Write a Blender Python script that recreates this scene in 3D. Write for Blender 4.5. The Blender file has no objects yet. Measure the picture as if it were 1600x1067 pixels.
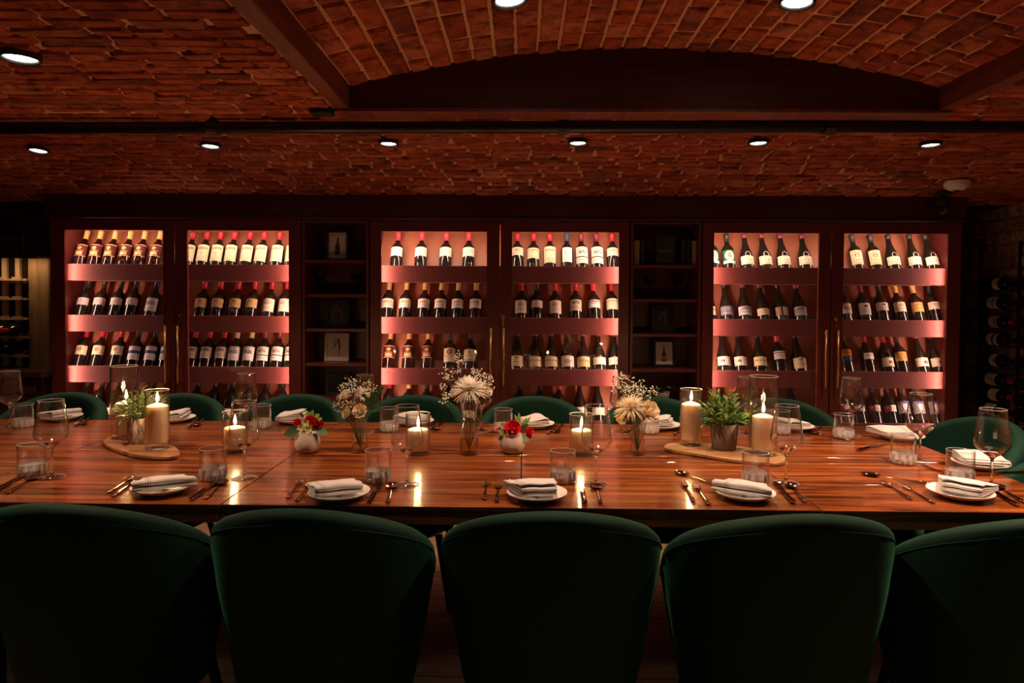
import bpy, bmesh, math, random
from mathutils import Vector, Matrix, Euler
R = math.radians
PI = math.pi
rnd = random.Random(7)
scene = bpy.context.scene
COL = scene.collection

# ------------------------------------------------------------------ camera, world, lights, exposure
CAMZ = 1.31
F = 24 / 36 * 1600
cam_d = bpy.data.cameras.new('camera'); cam_d.lens = 24; cam_d.sensor_width = 36
cam_d.shift_y = -43 / 1600; cam_d.clip_start = .02
cam = bpy.data.objects.new('camera', cam_d); COL.objects.link(cam)
ROT = (Matrix.Rotation(R(.75), 3, 'Z') @ Matrix.Rotation(R(90 - 1.37), 3, 'X') @ Matrix.Rotation(R(.35), 3, 'Z'))
cam.matrix_world = Matrix.Translation((0, 0, CAMZ)) @ ROT.to_4x4()
scene.camera = cam
w = bpy.data.worlds.new('world'); scene.world = w; w.use_nodes = True
w.node_tree.nodes['Background'].inputs[0].default_value = (.5, .22, .15, 1)
w.node_tree.nodes['Background'].inputs[1].default_value = .004
scene.view_settings.view_transform = 'Standard'; scene.view_settings.look = 'None'
scene.view_settings.gamma = 1; scene.view_settings.use_curve_mapping = False
scene.view_settings.exposure = 0.9
cy = scene.cycles
cy.use_denoising = True; cy.max_bounces = 10; cy.transparent_max_bounces = 24; cy.transmission_bounces = 8
cy.glossy_bounces = 4; cy.diffuse_bounces = 3; cy.caustics_refractive = False; cy.caustics_reflective = False
cy.sample_clamp_indirect = 10
DOWN_W = 31; DOWN_COL = (1, .62, .40)
STRIP_W = 5.4; STRIP_COL = (1, .59, .45)
TOP_W = 1.05; TOP_COL = (1, .64, .45)
FLAME_W = 1.5; FLAME_COL = (1, .55, .22)

def ray(px, py):
    q = Vector(((px - 800) / F, (533.5 - 43 - py) / F, -1))
    return ROT @ q
def at(px, py, D):
    d = ray(px, py); t = D / d.y
    return Vector((0, 0, CAMZ)) + d * t
def onz(px, py, z):
    d = ray(px, py); t = (z - CAMZ) / d.z
    return Vector((0, 0, CAMZ)) + d * t
TZ = .76
def T(px, py, z=TZ): return onz(px, py, z)
def X(px, D, py=465): return at(px, py, D).x

# ------------------------------------------------------------------ materials
MATS = {}
def mat(name, col=(.5,.5,.5), rough=.5, metal=0, spec=.5, **k):
    if name in MATS: return MATS[name]
    m = bpy.data.materials.new(name); m.use_nodes = True; MATS[name] = m
    b = m.node_tree.nodes['Principled BSDF']
    b.inputs['Base Color'].default_value = (*col, 1); b.inputs['Roughness'].default_value = rough
    b.inputs['Metallic'].default_value = metal; b.inputs['Specular IOR Level'].default_value = spec
    for kk, v in k.items():
        b.inputs[kk.replace('_', ' ')].default_value = v
    return m
class NB:
    def __init__(s, m): s.m = m; s.nt = m.node_tree; s.b = s.nt.nodes.get('Principled BSDF')
    def n(s, t, **k):
        x = s.nt.nodes.new(t)
        for a, v in k.items(): setattr(x, a, v)
        return x
    def link(s, a, b): s.nt.links.new(a, b)
    def math(s, op, a, b=0.0, c=None):
        x = s.n('ShaderNodeMath', operation=op)
        for i, v in enumerate((a, b) if c is None else (a, b, c)):
            if isinstance(v, (int, float)): x.inputs[i].default_value = v
            else: s.link(v, x.inputs[i])
        return x.outputs[0]
    def mix(s, f, a, b, blend='MIX'):
        x = s.n('ShaderNodeMix', data_type='RGBA', blend_type=blend)
        for i, v in ((0, f), (6, a), (7, b)):
            if isinstance(v, (int, float)): x.inputs[i].default_value = v
            elif isinstance(v, tuple): x.inputs[i].default_value = (*v[:3], 1)
            else: s.link(v, x.inputs[i])
        return x.outputs[2]
    def coord(s, which='Object', scale=(1,1,1), rot=(0,0,0), addrandom=False):
        tc = s.n('ShaderNodeTexCoord'); mp = s.n('ShaderNodeMapping')
        mp.inputs['Scale'].default_value = scale; mp.inputs['Rotation'].default_value = rot
        s.link(tc.outputs[which], mp.inputs[0])
        if addrandom:
            oi = s.n('ShaderNodeObjectInfo'); v = s.n('ShaderNodeVectorMath', operation='ADD')
            k = s.math('MULTIPLY', oi.outputs['Random'], 37.0)
            cmb = s.n('ShaderNodeCombineXYZ'); s.link(k, cmb.inputs[0]); s.link(k, cmb.inputs[1]); s.link(k, cmb.inputs[2])
            s.link(mp.outputs[0], v.inputs[0]); s.link(cmb.outputs[0], v.inputs[1]); return v.outputs[0]
        return mp.outputs[0]
    def noise(s, vec, scale=5, detail=4, rough=.6, dist=0):
        x = s.n('ShaderNodeTexNoise'); x.inputs['Scale'].default_value = scale; x.inputs['Detail'].default_value = detail
        x.inputs['Roughness'].default_value = rough; x.inputs['Distortion'].default_value = dist
        s.link(vec, x.inputs['Vector']); return x.outputs['Fac']
    def ramp(s, f, stops):
        x = s.n('ShaderNodeValToRGB'); e = x.color_ramp.elements
        while len(e) < len(stops): e.new(.5)
        for i, (p, c) in enumerate(stops): e[i].position = p; e[i].color = (*c, 1)
        s.link(f, x.inputs[0]); return x.outputs[0]
    def bump(s, h, strength=.3, dist=.01):
        x = s.n('ShaderNodeBump'); x.inputs['Strength'].default_value = strength; x.inputs['Distance'].default_value = dist
        s.link(h, x.inputs['Height']); s.link(x.outputs[0], s.b.inputs['Normal'])
    def base(s, c): s.link(c, s.b.inputs['Base Color'])

def m_noisy(name, c0, c1, scale=(8,8,8), rough=.5, bump=.0, nscale=3, spec=.5, rand=True, coord='Object', **k):
    if name in MATS: return MATS[name]
    m = mat(name, c0, rough, spec=spec, **k); nb = NB(m)
    v = nb.coord(coord, scale, addrandom=rand); f = nb.noise(v, nscale, 6, .65)
    nb.base(nb.ramp(f, [(.25, c0), (.75, c1)]))
    if bump: nb.bump(f, bump, .004)
    return m
def m_brick(name, stops, rough=.85):
    m = mat(name, rough=rough, spec=.25); nb = NB(m)
    oi = nb.n('ShaderNodeObjectInfo')
    c = nb.ramp(oi.outputs['Random'], stops)
    v = nb.coord('Object', (1,1,1), addrandom=True)
    f = nb.noise(v, 16, 5, .7); f2 = nb.noise(v, 90, 3, .7)
    g = nb.ramp(f, [(.34, (.22,.19,.18)), (.58, (1.15,1.15,1.15))])
    c = nb.mix(.85, c, g, 'MULTIPLY')
    nb.base(c); nb.bump(nb.math('ADD', f, nb.math('MULTIPLY', f2, .4)), .7, .006)
    return m
BRICK = m_brick('brick_red', [(0, (.30,.065,.033)), (.3, (.48,.12,.052)), (.55, (.38,.085,.043)), (.8, (.53,.18,.10)), (1, (.19,.055,.035))])
BRICKW = m_brick('brick_whitewashed', [(0, (.35,.16,.11)), (.4, (.55,.38,.3)), (.7, (.42,.2,.14)), (1, (.62,.5,.42))])
MORTAR = m_noisy('mortar', (.60,.35,.21), (.78,.50,.33), rough=.95, bump=.5, nscale=6, rand=False)
MORTARD = m_noisy('mortar_old', (.30,.22,.18), (.5,.4,.33), rough=.95, bump=.5, nscale=6, rand=False)

def m_wood(name, dark, mid, light, rough=.3, axis='x', scale=1.0, coat=0, rand=True, bump=.05, objrand=.35, stops=(.28,.5,.74)):
    m = mat(name, mid, rough); nb = NB(m)
    s = {'x': (1.2, 22, 22), 'y': (22, 1.2, 22), 'z': (22, 22, 1.2)}[axis]
    v = nb.coord('Object', tuple(a * scale for a in s), addrandom=rand)
    f = nb.noise(v, 1.6, 7, .62, .6)
    s2 = {'x': (3, 90, 90), 'y': (90, 3, 90), 'z': (90, 90, 3)}[axis]
    v2 = nb.coord('Object', tuple(a * scale for a in s2), addrandom=rand)
    f2 = nb.noise(v2, 1.5, 3, .5)
    c = nb.ramp(f, [(stops[0], dark), (stops[1], mid), (stops[2], light)])
    c = nb.mix(.35, c, nb.ramp(f2, [(.3, (.45,.45,.45)), (.7, (1.15,1.15,1.15))]), 'MULTIPLY')
    if objrand:
        oi = nb.n('ShaderNodeObjectInfo')
        c = nb.mix(objrand, c, nb.ramp(oi.outputs['Random'], [(0, (.35,.33,.3)), (1, (1.25,1.25,1.25))]), 'MULTIPLY')
    nb.base(c)
    if bump: nb.bump(f2, bump, .002)
    m.node_tree.nodes['Principled BSDF'].inputs['Coat Weight'].default_value = coat
    if coat:
        bn = nb.n('ShaderNodeBump'); bn.inputs['Strength'].default_value = .8; bn.inputs['Distance'].default_value = .0005
        v3 = nb.coord('Object', (2, 220, 220), addrandom=True); nb.b.inputs['Specular IOR Level'].default_value = .15; nb.link(nb.noise(v3, 1.5, 2, .5), bn.inputs['Height']); nb.link(bn.outputs[0], nb.b.inputs['Coat Normal'])
    m.node_tree.nodes['Principled BSDF'].inputs['Coat Roughness'].default_value = .05
    return m
TABLE = m_wood('table_wood', (.050,.010,.0025), (.22,.053,.010), (.46,.138,.031), rough=.32, coat=.75, bump=.12, objrand=.45, stops=(.36,.5,.66))
APRON = m_wood('apron_wood', (.20,.055,.018), (.48,.15,.045), (.62,.22,.075), rough=.4, bump=.03, objrand=.1)
OAK = m_wood('oak_floor', (.35,.20,.10), (.52,.33,.18), (.66,.46,.28), rough=.4)
BEAM = m_wood('red_beam', (.09,.02,.010), (.20,.050,.024), (.28,.08,.036), rough=.5, axis='y', objrand=.1)
POST = m_wood('timber', (.15,.085,.032), (.29,.18,.08), (.38,.26,.13), rough=.7, axis='z')
CRATE = m_wood('crate_wood', (.4,.28,.16), (.6,.45,.28), (.7,.55,.36), rough=.7, axis='z')
BOARD = m_wood('acacia', (.09,.03,.012), (.33,.14,.06), (.52,.29,.14), rough=.4, scale=.8)
BOARD2 = m_wood('olive_board', (.33,.15,.06), (.55,.31,.13), (.68,.43,.21), rough=.4, scale=.8)
DARKWOOD = m_wood('dark_wood', (.03,.012,.008), (.06,.02,.012), (.09,.03,.018), rough=.4)
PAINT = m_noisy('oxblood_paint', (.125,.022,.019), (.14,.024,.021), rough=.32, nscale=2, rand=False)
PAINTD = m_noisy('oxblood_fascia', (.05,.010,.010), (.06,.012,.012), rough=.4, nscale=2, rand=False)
LIPM = m_noisy('lip_paint', (.14,.033,.029), (.15,.036,.031), rough=.6, nscale=2, rand=False, spec=.15)
BACKM = m_noisy('back_paint', (.37,.125,.070), (.41,.14,.078), rough=.45, nscale=2, rand=False)
BLACK = mat('black_metal', (.012,.011,.011), .35)
BLACKM = mat('black_matte', (.012,.01,.01), .8)
BRASS = mat('brass', (.72,.42,.16), .25, 1)
COPPER = mat('copper_cutlery', (.50,.29,.20), .10, 1)
CHINA = mat('china', (.82,.80,.78), .15)
WAX = mat('wax', (.94,.84,.70), .5, Subsurface_Weight=.6, Subsurface_Radius=(.03,.026,.021), Subsurface_Scale=.9)
WICK = mat('wick', (.02,.015,.01), .9)
VELVET = m_noisy('green_velvet', (.003,.030,.018), (.005,.044,.026), rough=.75, nscale=4, spec=.2, Sheen_Weight=.3, Sheen_Roughness=.3, Sheen_Tint=(.06,.36,.20,1))
WALLD = m_noisy('dark_plaster', (.03,.012,.010), (.045,.018,.014), rough=.9, nscale=3, rand=False)
STONE = m_noisy('stone_pot', (.42,.36,.33), (.62,.55,.5), rough=.8, nscale=14, bump=.3)
CONCRETE = m_noisy('grey_pot', (.16,.13,.13), (.22,.18,.18), rough=.7, nscale=8, bump=.1)
WHITEPOT = m_noisy('white_pot', (.5,.44,.42), (.6,.54,.5), rough=.7, nscale=8)
SOIL = mat('soil', (.02,.013,.01), .95)
def leafm(name, a, b, rough=.45):
    m = m_noisy(name, a, b, rough=rough, nscale=12, scale=(20,20,20)); m.node_tree.nodes['Principled BSDF'].inputs['Subsurface Weight'].default_value = 0
    return m
LEAF1 = leafm('leaf_olive', (.10,.16,.03), (.26,.34,.09)); LEAF2 = leafm('leaf_green', (.05,.13,.02), (.17,.30,.06))
LEAF3 = leafm('leaf_dark', (.02,.06,.02), (.05,.12,.04)); LEAF4 = leafm('leaf_sage', (.10,.20,.12), (.20,.32,.2)); LEAF5 = leafm('leaf_lime', (.2,.4,.04), (.35,.55,.08))
STEM = mat('stem', (.10,.16,.05), .6); STEMD = mat('dry_stem', (.22,.16,.10), .7)
PETALW = mat('petal_white', (.96,.91,.78), .6, Subsurface_Weight=.3, Subsurface_Radius=(.01,.008,.005), Subsurface_Scale=.5); PETALC = mat('petal_cream', (.95,.80,.57), .6, Subsurface_Weight=.3, Subsurface_Radius=(.01,.008,.005), Subsurface_Scale=.5); PETALR = mat('petal_red', (.72,.015,.03), .55)
PETALY = mat('petal_lime', (.72,.74,.36), .6)
def emis(name, col, s):
    m = bpy.data.materials.new(name); m.use_nodes = True; nt = m.node_tree; nt.nodes.clear()
    e = nt.nodes.new('ShaderNodeEmission'); o = nt.nodes.new('ShaderNodeOutputMaterial')
    e.inputs[0].default_value = (*col, 1); e.inputs[1].default_value = s; nt.links.new(e.outputs[0], o.inputs[0]); return m
DISC = emis('downlight_disc', (1, .88, .80), 8); FLAME = emis('flame', (1, .70, .34), 9)
def glassm(name, ior=1.45, tint=(1,1,1), rough=0):
    m = bpy.data.materials.new(name); m.use_nodes = True; b = m.node_tree.nodes['Principled BSDF']
    b.inputs['Base Color'].default_value = (*tint, 1); b.inputs['Transmission Weight'].default_value = 1
    b.inputs['Roughness'].default_value = rough; b.inputs['IOR'].default_value = ior; return m
GLASS = glassm('crystal')
CRYST = glassm('cut_crystal', 1.5); _b = CRYST.node_tree.nodes['Principled BSDF']; _b.inputs['Transmission Weight'].default_value = .5
_b.inputs['Base Color'].default_value = (1,.98,.97,1); _b.inputs['Roughness'].default_value = .04

RIMM = mat('glass_rim_highlight', (.85,.80,.76), .1, Transmission_Weight=.35)  # pale colour paints the bright highlight along glass edges
def thinglass(name, ior, gain=1.0, tint=(1,1,1)):
    m = bpy.data.materials.new(name); m.use_nodes = True; nt = m.node_tree; nt.nodes.clear()
    t = nt.nodes.new('ShaderNodeBsdfTransparent'); t.inputs[0].default_value = (*tint, 1); g = nt.nodes.new('ShaderNodeBsdfGlossy'); g.inputs['Roughness'].default_value = .01
    lw = nt.nodes.new('ShaderNodeLayerWeight'); lw.inputs[0].default_value = .5; x = nt.nodes.new('ShaderNodeMixShader')
    pw = nt.nodes.new('ShaderNodeMath'); pw.operation = 'POWER'; pw.inputs[1].default_value = 3; nt.links.new(lw.outputs['Facing'], pw.inputs[0])
    f = nt.nodes.new('ShaderNodeMath'); f.operation = 'MULTIPLY_ADD'; f.inputs[1].default_value = .9; f.inputs[2].default_value = .045; nt.links.new(pw.outputs[0], f.inputs[0])
    mu = nt.nodes.new('ShaderNodeMath'); mu.operation = 'MULTIPLY'
    mu.inputs[1].default_value = gain; mu.use_clamp = True
    nt.links.new(f.outputs[0], mu.inputs[0])
    o = nt.nodes.new('ShaderNodeOutputMaterial'); nt.links.new(mu.outputs[0], x.inputs[0]); nt.links.new(t.outputs[0], x.inputs[1])
    nt.links.new(g.outputs[0], x.inputs[2]); nt.links.new(x.outputs[0], o.inputs[0]); return m
PANE = thinglass('door_glass', 1.45, .8); HGLASS = thinglass('holder_glass', 1.5, 1.35); WATER = thinglass('vase_water', 1.33, 1, (.93,.83,.50))
BOTGLASS = mat('bottle_glass', (.010,.009,.007), .07, spec=.6); BOTRED = mat('bottle_glass_red', (.018,.003,.002), .07, spec=.6)
CAPS = {'red': mat('cap_red', (.52,.02,.03), .35), 'pink': mat('cap_pink', (.75,.05,.09), .35), 'gold': mat('cap_gold', (.75,.48,.16), .35),
        'black': mat('cap_black', (.02,.02,.02), .3), 'maroon': mat('cap_maroon', (.20,.015,.03), .35), 'blue': mat('cap_blue', (.03,.08,.13), .35),
        'straw': mat('cap_straw', (.55,.5,.25), .4)}

# ------------------------------------------------------------------ mesh helpers
def mesh(name, verts, faces, smooth=False):
    me = bpy.data.meshes.new(name); me.from_pydata([tuple(v) for v in verts], [], faces); me.update()
    if smooth:
        me.polygons.foreach_set('use_smooth', [True] * len(me.polygons))
    return me
class G:
    """geometry collector"""
    def __init__(s): s.v = []; s.f = []
    def add(s, v, f):
        o = len(s.v); s.v += [tuple(a) for a in v]; s.f += [tuple(i + o for i in a) for a in f]
    def box(s, x0, x1, y0, y1, z0, z1, M=None):
        v = [Vector(p) for p in ((x0,y0,z0),(x1,y0,z0),(x1,y1,z0),(x0,y1,z0),(x0,y0,z1),(x1,y0,z1),(x1,y1,z1),(x0,y1,z1))]
        if M: v = [M @ p for p in v]
        s.add(v, [(0,3,2,1),(4,5,6,7),(0,1,5,4),(1,2,6,5),(2,3,7,6),(3,0,4,7)])
    def lathe(s, prof, seg=24, M=None, caps=True):
        v = []; f = []; n = len(prof)
        for r, z in prof:
            for k in range(seg):
                a = 2 * PI * k / seg; p = Vector((r * math.cos(a), r * math.sin(a), z)); v.append(M @ p if M else p)
        for i in range(n - 1):
            for k in range(seg):
                k2 = (k + 1) % seg; f.append((i*seg+k, i*seg+k2, (i+1)*seg+k2, (i+1)*seg+k))
        if caps:
            f.append(tuple(range(seg - 1, -1, -1))); f.append(tuple((n-1)*seg + k for k in range(seg)))
        s.add(v, f)
    def loop_lathe(s, prof, seg=32, M=None):
        v = []; f = []; n = len(prof)
        for r, z in prof:
            for k in range(seg):
                a = 2 * PI * k / seg; p = Vector((r * math.cos(a), r * math.sin(a), z)); v.append(M @ p if M else p)
        for i in range(n):
            j = (i + 1) % n
            for k in range(seg):
                k2 = (k + 1) % seg; f.append((i*seg+k, i*seg+k2, j*seg+k2, j*seg+k))
        s.add(v, f)
    def tube(s, pts, rad, seg=6, flat=1.0, cap=True):
        pts = [Vector(p) for p in pts]; n = len(pts)
        if isinstance(rad, (int, float)): rad = [rad] * n
        v = []; f = []; up = Vector((0, 0, 1))
        for i in range(n):
            d = (pts[min(i+1, n-1)] - pts[max(i-1, 0)]).normalized()
            a = d.cross(up)
            if a.length < 1e-3: a = d.cross(Vector((0, 1, 0)))
            a.normalize(); b = a.cross(d).normalized()
            for k in range(seg):
                t = 2 * PI * k / seg; v.append(pts[i] + (a * math.cos(t) + b * math.sin(t) * flat) * rad[i])
        for i in range(n - 1):
            for k in range(seg):
                k2 = (k+1) % seg; f.append((i*seg+k, i*seg+k2, (i+1)*seg+k2, (i+1)*seg+k))
        if cap: f.append(tuple(range(seg-1, -1, -1))); f.append(tuple((n-1)*seg+k for k in range(seg)))
        s.add(v, f)
    def ball(s, c, r, seg=6, rings=4, sc=(1,1,1)):
        v = []; f = []
        c = Vector(c); v.append(c + Vector((0,0,-r*sc[2])))
        for i in range(1, rings):
            a = PI * i / rings
            for k in range(seg):
                t = 2*PI*k/seg; v.append(c + Vector((r*sc[0]*math.sin(a)*math.cos(t), r*sc[1]*math.sin(a)*math.sin(t), -r*sc[2]*math.cos(a))))
        v.append(c + Vector((0,0,r*sc[2]))); m = len(v) - 1
        for k in range(seg):
            k2 = (k+1) % seg; f.append((0, 1+k2, 1+k)); f.append((m, m-seg+k, m-seg+k2))
            for i in range(rings-2): a = 1+i*seg; f.append((a+k, a+k2, a+seg+k2, a+seg+k))
        s.add(v, f)
    def leaf(s, p, d, up, L, W, bend=.2, n=4, cup=.15):
        """leaf blade: base p, direction d, face normal up"""
        p = Vector(p); d = Vector(d).normalized(); up = Vector(up); side = d.cross(up)
        if side.length < 1e-3: side = d.cross(Vector((1, .2, 0)))
        side.normalize(); nrm = side.cross(d).normalized(); v = []; f = []
        for i in range(n + 1):
            t = i / n; c = p + d * L * t - nrm * bend * L * t * t
            wd = W * .5 * math.sin(PI * min(1, .06 + .94 * t) ** .85) if i < n else 0
            v += [c - side * wd + nrm * cup * wd, c, c + side * wd + nrm * cup * wd]
        for i in range(n):
            a = 3 * i; f += [(a, a+1, a+4, a+3), (a+1, a+2, a+5, a+4)]
        s.add(v, f)
    def mesh(s, name, smooth=False): return mesh(name, s.v, s.f, smooth)

def obj(name, me, m=None, parent=None, loc=(0,0,0), rot=None):
    o = bpy.data.objects.new(name, me)
    if me is not None and m is not None and len(me.materials) == 0: me.materials.append(m)
    COL.objects.link(o); o.location = loc
    if rot: o.rotation_euler = rot
    if parent: o.parent = parent
    return o
def tag(o, label=None, cat=None, group=None, kind=None):
    if label: o['label'] = label
    if cat: o['category'] = cat
    if group: o['group'] = group
    if kind: o['kind'] = kind
    return o
def thing(name, label, cat, loc=(0,0,0), rotz=0, group=None):
    o = bpy.data.objects.new(name, None); COL.objects.link(o); o.empty_display_size = .05
    o.location = loc; o.rotation_euler = (0, 0, rotz); return tag(o, label, cat, group)
def dup(root, loc, rotz=0, label=None, group=None, rot=None):
    r = root.copy(); COL.objects.link(r); r.location = loc; r.rotation_euler = rot or (0, 0, rotz)
    if label: r['label'] = label
    if group: r['group'] = group
    for ch in list(root.children):
        c = ch.copy(); COL.objects.link(c); c.parent = r
        for g in ch.children:
            d = g.copy(); COL.objects.link(d); d.parent = c
    return r
_bb = {}
def bbox(sx, sy, sz, bev=.003, seg=1):
    """bevelled box mesh centred at origin"""
    k = (round(sx,4), round(sy,4), round(sz,4), bev, seg)
    bm = bmesh.new(); bmesh.ops.create_cube(bm, size=1)
    bmesh.ops.scale(bm, vec=(sx, sy, sz), verts=bm.verts)
    if bev: bmesh.ops.bevel(bm, geom=list(bm.edges), offset=min(bev, sx*.4, sy*.4, sz*.4), segments=seg, affect='EDGES')
    me = bpy.data.meshes.new('box'); bm.to_mesh(me); bm.free(); return me
def bx(name, x0, x1, y0, y1, z0, z1, m, parent=None, bev=.002, origin=(0,0,0)):
    me = bbox(abs(x1-x0), abs(y1-y0), abs(z1-z0), bev)
    return obj(name, me, m, parent, ((x0+x1)/2-origin[0], (y0+y1)/2-origin[1], (z0+z1)/2-origin[2]))
def struct(o): o['kind'] = 'structure'; return o

# ------------------------------------------------------------------ room shell
H0 = CAMZ
XL, XR, YB, YF = -3.55, 2.86, 4.42, -3.6
fl = struct(bx('floor', XL-.1, XR+.3, YF-.1, YB+.1, -.06, -.014, DARKWOOD, bev=0))
pm = [bbox(1.196, .147, .014, .0015) for _ in range(1)]
y = .3; row = 0
while y < YB:
    x = XL - (row * .437) % 1.2 + .6
    while x < XR + .5:
        if x > XL: 
            o = obj('plank', pm[0], OAK, fl); o.location = Vector((x, y, -.007)) - fl.location
        x += 1.2
    y += .15; row += 1
struct(bx('wall_back', XL-.1, XR+.3, YB, YB+.1, 0, 2.2, WALLD, bev=0))
struct(bx('wall_left', XL-.1, XL, YF, YB, 0, 2.4, WALLD, bev=0))
struct(bx('wall_front', XL-.1, XR+.3, YF-.1, YF, 0, 2.4, WALLD, bev=0))

def brickmesh(L, W, Hh, r, jit=.003):
    """local: length x, width y, proud face at -z"""
    c = .005; v = []
    def j(): return r.uniform(-jit, jit)
    for (sx, sy) in ((-1,-1),(1,-1),(1,1),(-1,1)): v.append((sx*L/2, sy*W/2, Hh))
    for (sx, sy) in ((-1,-1),(1,-1),(1,1),(-1,1)): v.append((sx*(L/2)+j(), sy*(W/2)+j()*.7, -Hh*.35))
    for (sx, sy) in ((-1,-1),(1,-1),(1,1),(-1,1)): v.append((sx*(L/2-c)+j(), sy*(W/2-c)+j()*.5, -Hh+j()*.8))
    f = []
    for a, b in ((0, 4), (4, 8)):
        for k in range(4): k2 = (k+1) % 4; f.append((a+k, b+k, b+k2, a+k2))
    f.append((8, 11, 10, 9))
    return mesh('brick', v, f)
STR = [brickmesh(.184, .063, .012, rnd) for _ in range(6)]
HDR = [brickmesh(.093, .063, .012, rnd) for _ in range(4)]

def strip_h(D):
    pts = [(1.0,.69),(2.6,.69),(2.8,.715),(3.0,.73),(3.2,.722),(3.4,.697),(3.6,.66),(3.8,.613),(3.92,.58),(4.5,.40)]
    for (a, ha), (b, hb) in zip(pts, pts[1:]):
        if D <= b: 
            t = max(0, (D - a) / (b - a)); return CAMZ + ha + (hb - ha) * t
    return CAMZ + .40
def ceil_patch(name, x0, x1, y0, y1, nb_limit=290, zf=strip_h, hard=(False, False)):
    n = 24; v = []; f = []
    for i in range(n + 1):
        y = y0 + (y1 - y0) * i / n; z = zf(y) + .004
        v += [(x0, y, z), (x1, y, z), (x1, y, z + .1), (x0, y, z + .1)]
    for i in range(n):
        a = 4 * i; f += [(a, a+4, a+5, a+1), (a+2, a+6, a+7, a+3), (a+1, a+5, a+6, a+2), (a, a+3, a+7, a+4)]
    c = struct(obj(name, mesh(name, v, f), MORTAR))
    # courses, far (large on screen) end limited to 290 singles, the rest joined
    PITCH = .057; y = y0 + .03; cand = []
    while y < y1 - .02:
        sl = math.atan2(zf(y + .03) - zf(y - .03), .06)
        rr = random.Random(int(y * 1e4)); x = XL - rr.uniform(0, .2)
        while x < XR + .3:
            hd = rr.random() < .35; L = .108 if hd else .205 + rr.uniform(-.012, .012); xa, xb = x, x + L; x += L
            if xa < x0 and (hard[0] or (xa + xb) / 2 < x0): xa = x0 if hard[0] else 9
            if xb > x1 and (hard[1] or (xa + xb) / 2 >= x1): xb = x1 if hard[1] else -9
            if xb - xa < .03: continue
            cand.append(((xa + xb) / 2, y, zf(y), sl, hd, (xb - xa) / L))
        y += PITCH * math.cos(sl)
    def big(c): # on-screen size proxy
        px = abs(c[0] / c[1] * F); return (px > 900, c[1])
    cand.sort(key=big)
    rest = G()
    for i, (xc, yy, z, sl, hd, sx_) in enumerate(cand):
        me = rnd.choice(HDR if hd else STR)
        rot = Euler((sl, 0, rnd.uniform(-.012, .012))); dz = .003 + rnd.uniform(-.003, .003)
        if i < nb_limit:
            obj('brick', me, BRICK, c, (xc, yy, z + dz), rot).scale = (sx_, .75, 1)
        else:
            M = Matrix.Translation((xc, yy, z + dz)) @ rot.to_matrix().to_4x4() @ Matrix.Diagonal((sx_, .75, 1, 1))
            rest.add([M @ vv.co for vv in me.vertices], [tuple(p.vertices) for p in me.polygons])
    if rest.v: obj('bricks', rest.mesh('bricks'), BRICK, c)['kind'] = 'stuff'
    return c
BXL, BXR = -.69, 1.56         # coffer beams outer edges
IXL, IXR = -.633, 1.51
ceil_patch('ceiling', XL, -.9, 2.6, 4.0)
ceil_patch('ceiling.001', -.9, 1.1, 2.6, 4.0)
ceil_patch('ceiling.002', 1.1, XR + .3, 2.6, 4.0)
ceil_patch('ceiling.003', XL, BXL, .9, 2.6, hard=(False, True))
ceil_patch('ceiling.004', BXR, XR + .3, 1.2, 2.6, hard=(True, False))
# rear part of ceiling over the camera
struct(bx('ceiling.006', XL-.1, BXL, YF-.1, .9, CAMZ+.70, CAMZ+.80, MORTAR, bev=0))
struct(bx('ceiling.007', BXR, XR+.3, YF-.1, 1.2, CAMZ+.70, CAMZ+.80, MORTAR, bev=0))
struct(bx('ceiling.008', XL-.1, XR+.3, 4.0, YB+.1, CAMZ+.56, CAMZ+.66, WALLD, bev=0))
# coffer: segmental barrel running along y
CXC = (IXL + IXR) / 2; HALF = (IXR - IXL) / 2; SAG = .14; RAD = (HALF**2 + SAG**2) / (2 * SAG); ZC = CAMZ + .91 - RAD
YG = 2.51
AM = math.asin(HALF / RAD)
def barrel(a, r=RAD): return (CXC + r * math.sin(a), ZC + r * math.cos(a))
v = []; f = []; n = 40; y0b = YF - .1
for i in range(n + 1):
    a = -AM - .01 + (2 * AM + .02) * i / n; x, z = barrel(a, RAD + .004); v += [(x, y0b, z), (x, YG, z), (x, YG, z + .08), (x, y0b, z + .08)]
for i in range(n):
    a = 4 * i; f += [(a, a+4, a+5, a+1), (a+2, a+6, a+7, a+3)]
cb = struct(obj('ceiling.009', mesh('vault', v, f), MORTAR))
ncol = int(2 * AM * RAD / .0755); cand = []
for i in range(ncol):
    a = -AM + (i + .5) * 2 * AM / ncol; y = YG + rnd.choice((0, .05, .11, .16)) + .002
    while y > .55:
        hd = rnd.random() < .72; L = .110 if hd else .205
        ya_ = min(y, YG + .002); yb_ = y - L; y -= L
        if ya_ - yb_ < .03: continue
        x, z = barrel(a); cand.append(((ya_ + yb_) / 2, x, z, a, hd, (ya_ - yb_) / L))
cand.sort(key=lambda c: -c[0]); rest = G()
for i, (yc, x, z, a, hd, sx_) in enumerate(cand):
    me = rnd.choice(HDR if hd else STR)
    M3 = Matrix.Rotation(a, 3, 'Y') @ Matrix.Rotation(R(90) + rnd.uniform(-.01,.01), 3, 'Z'); zz = z + .006 + rnd.uniform(-.003, .003)
    if i < 295: obj('brick', me, BRICK, cb, (x, yc, zz), M3.to_euler()).scale = (sx_, 1.06, 1)
    else:
        M = Matrix.Translation((x, yc, zz)) @ M3.to_4x4() @ Matrix.Diagonal((sx_, 1.06, 1, 1)); rest.add([M @ q.co for q in me.vertices], [tuple(p.vertices) for p in me.polygons])
if rest.v: obj('bricks', rest.mesh('bricks'), BRICK, cb)['kind'] = 'stuff'
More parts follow.
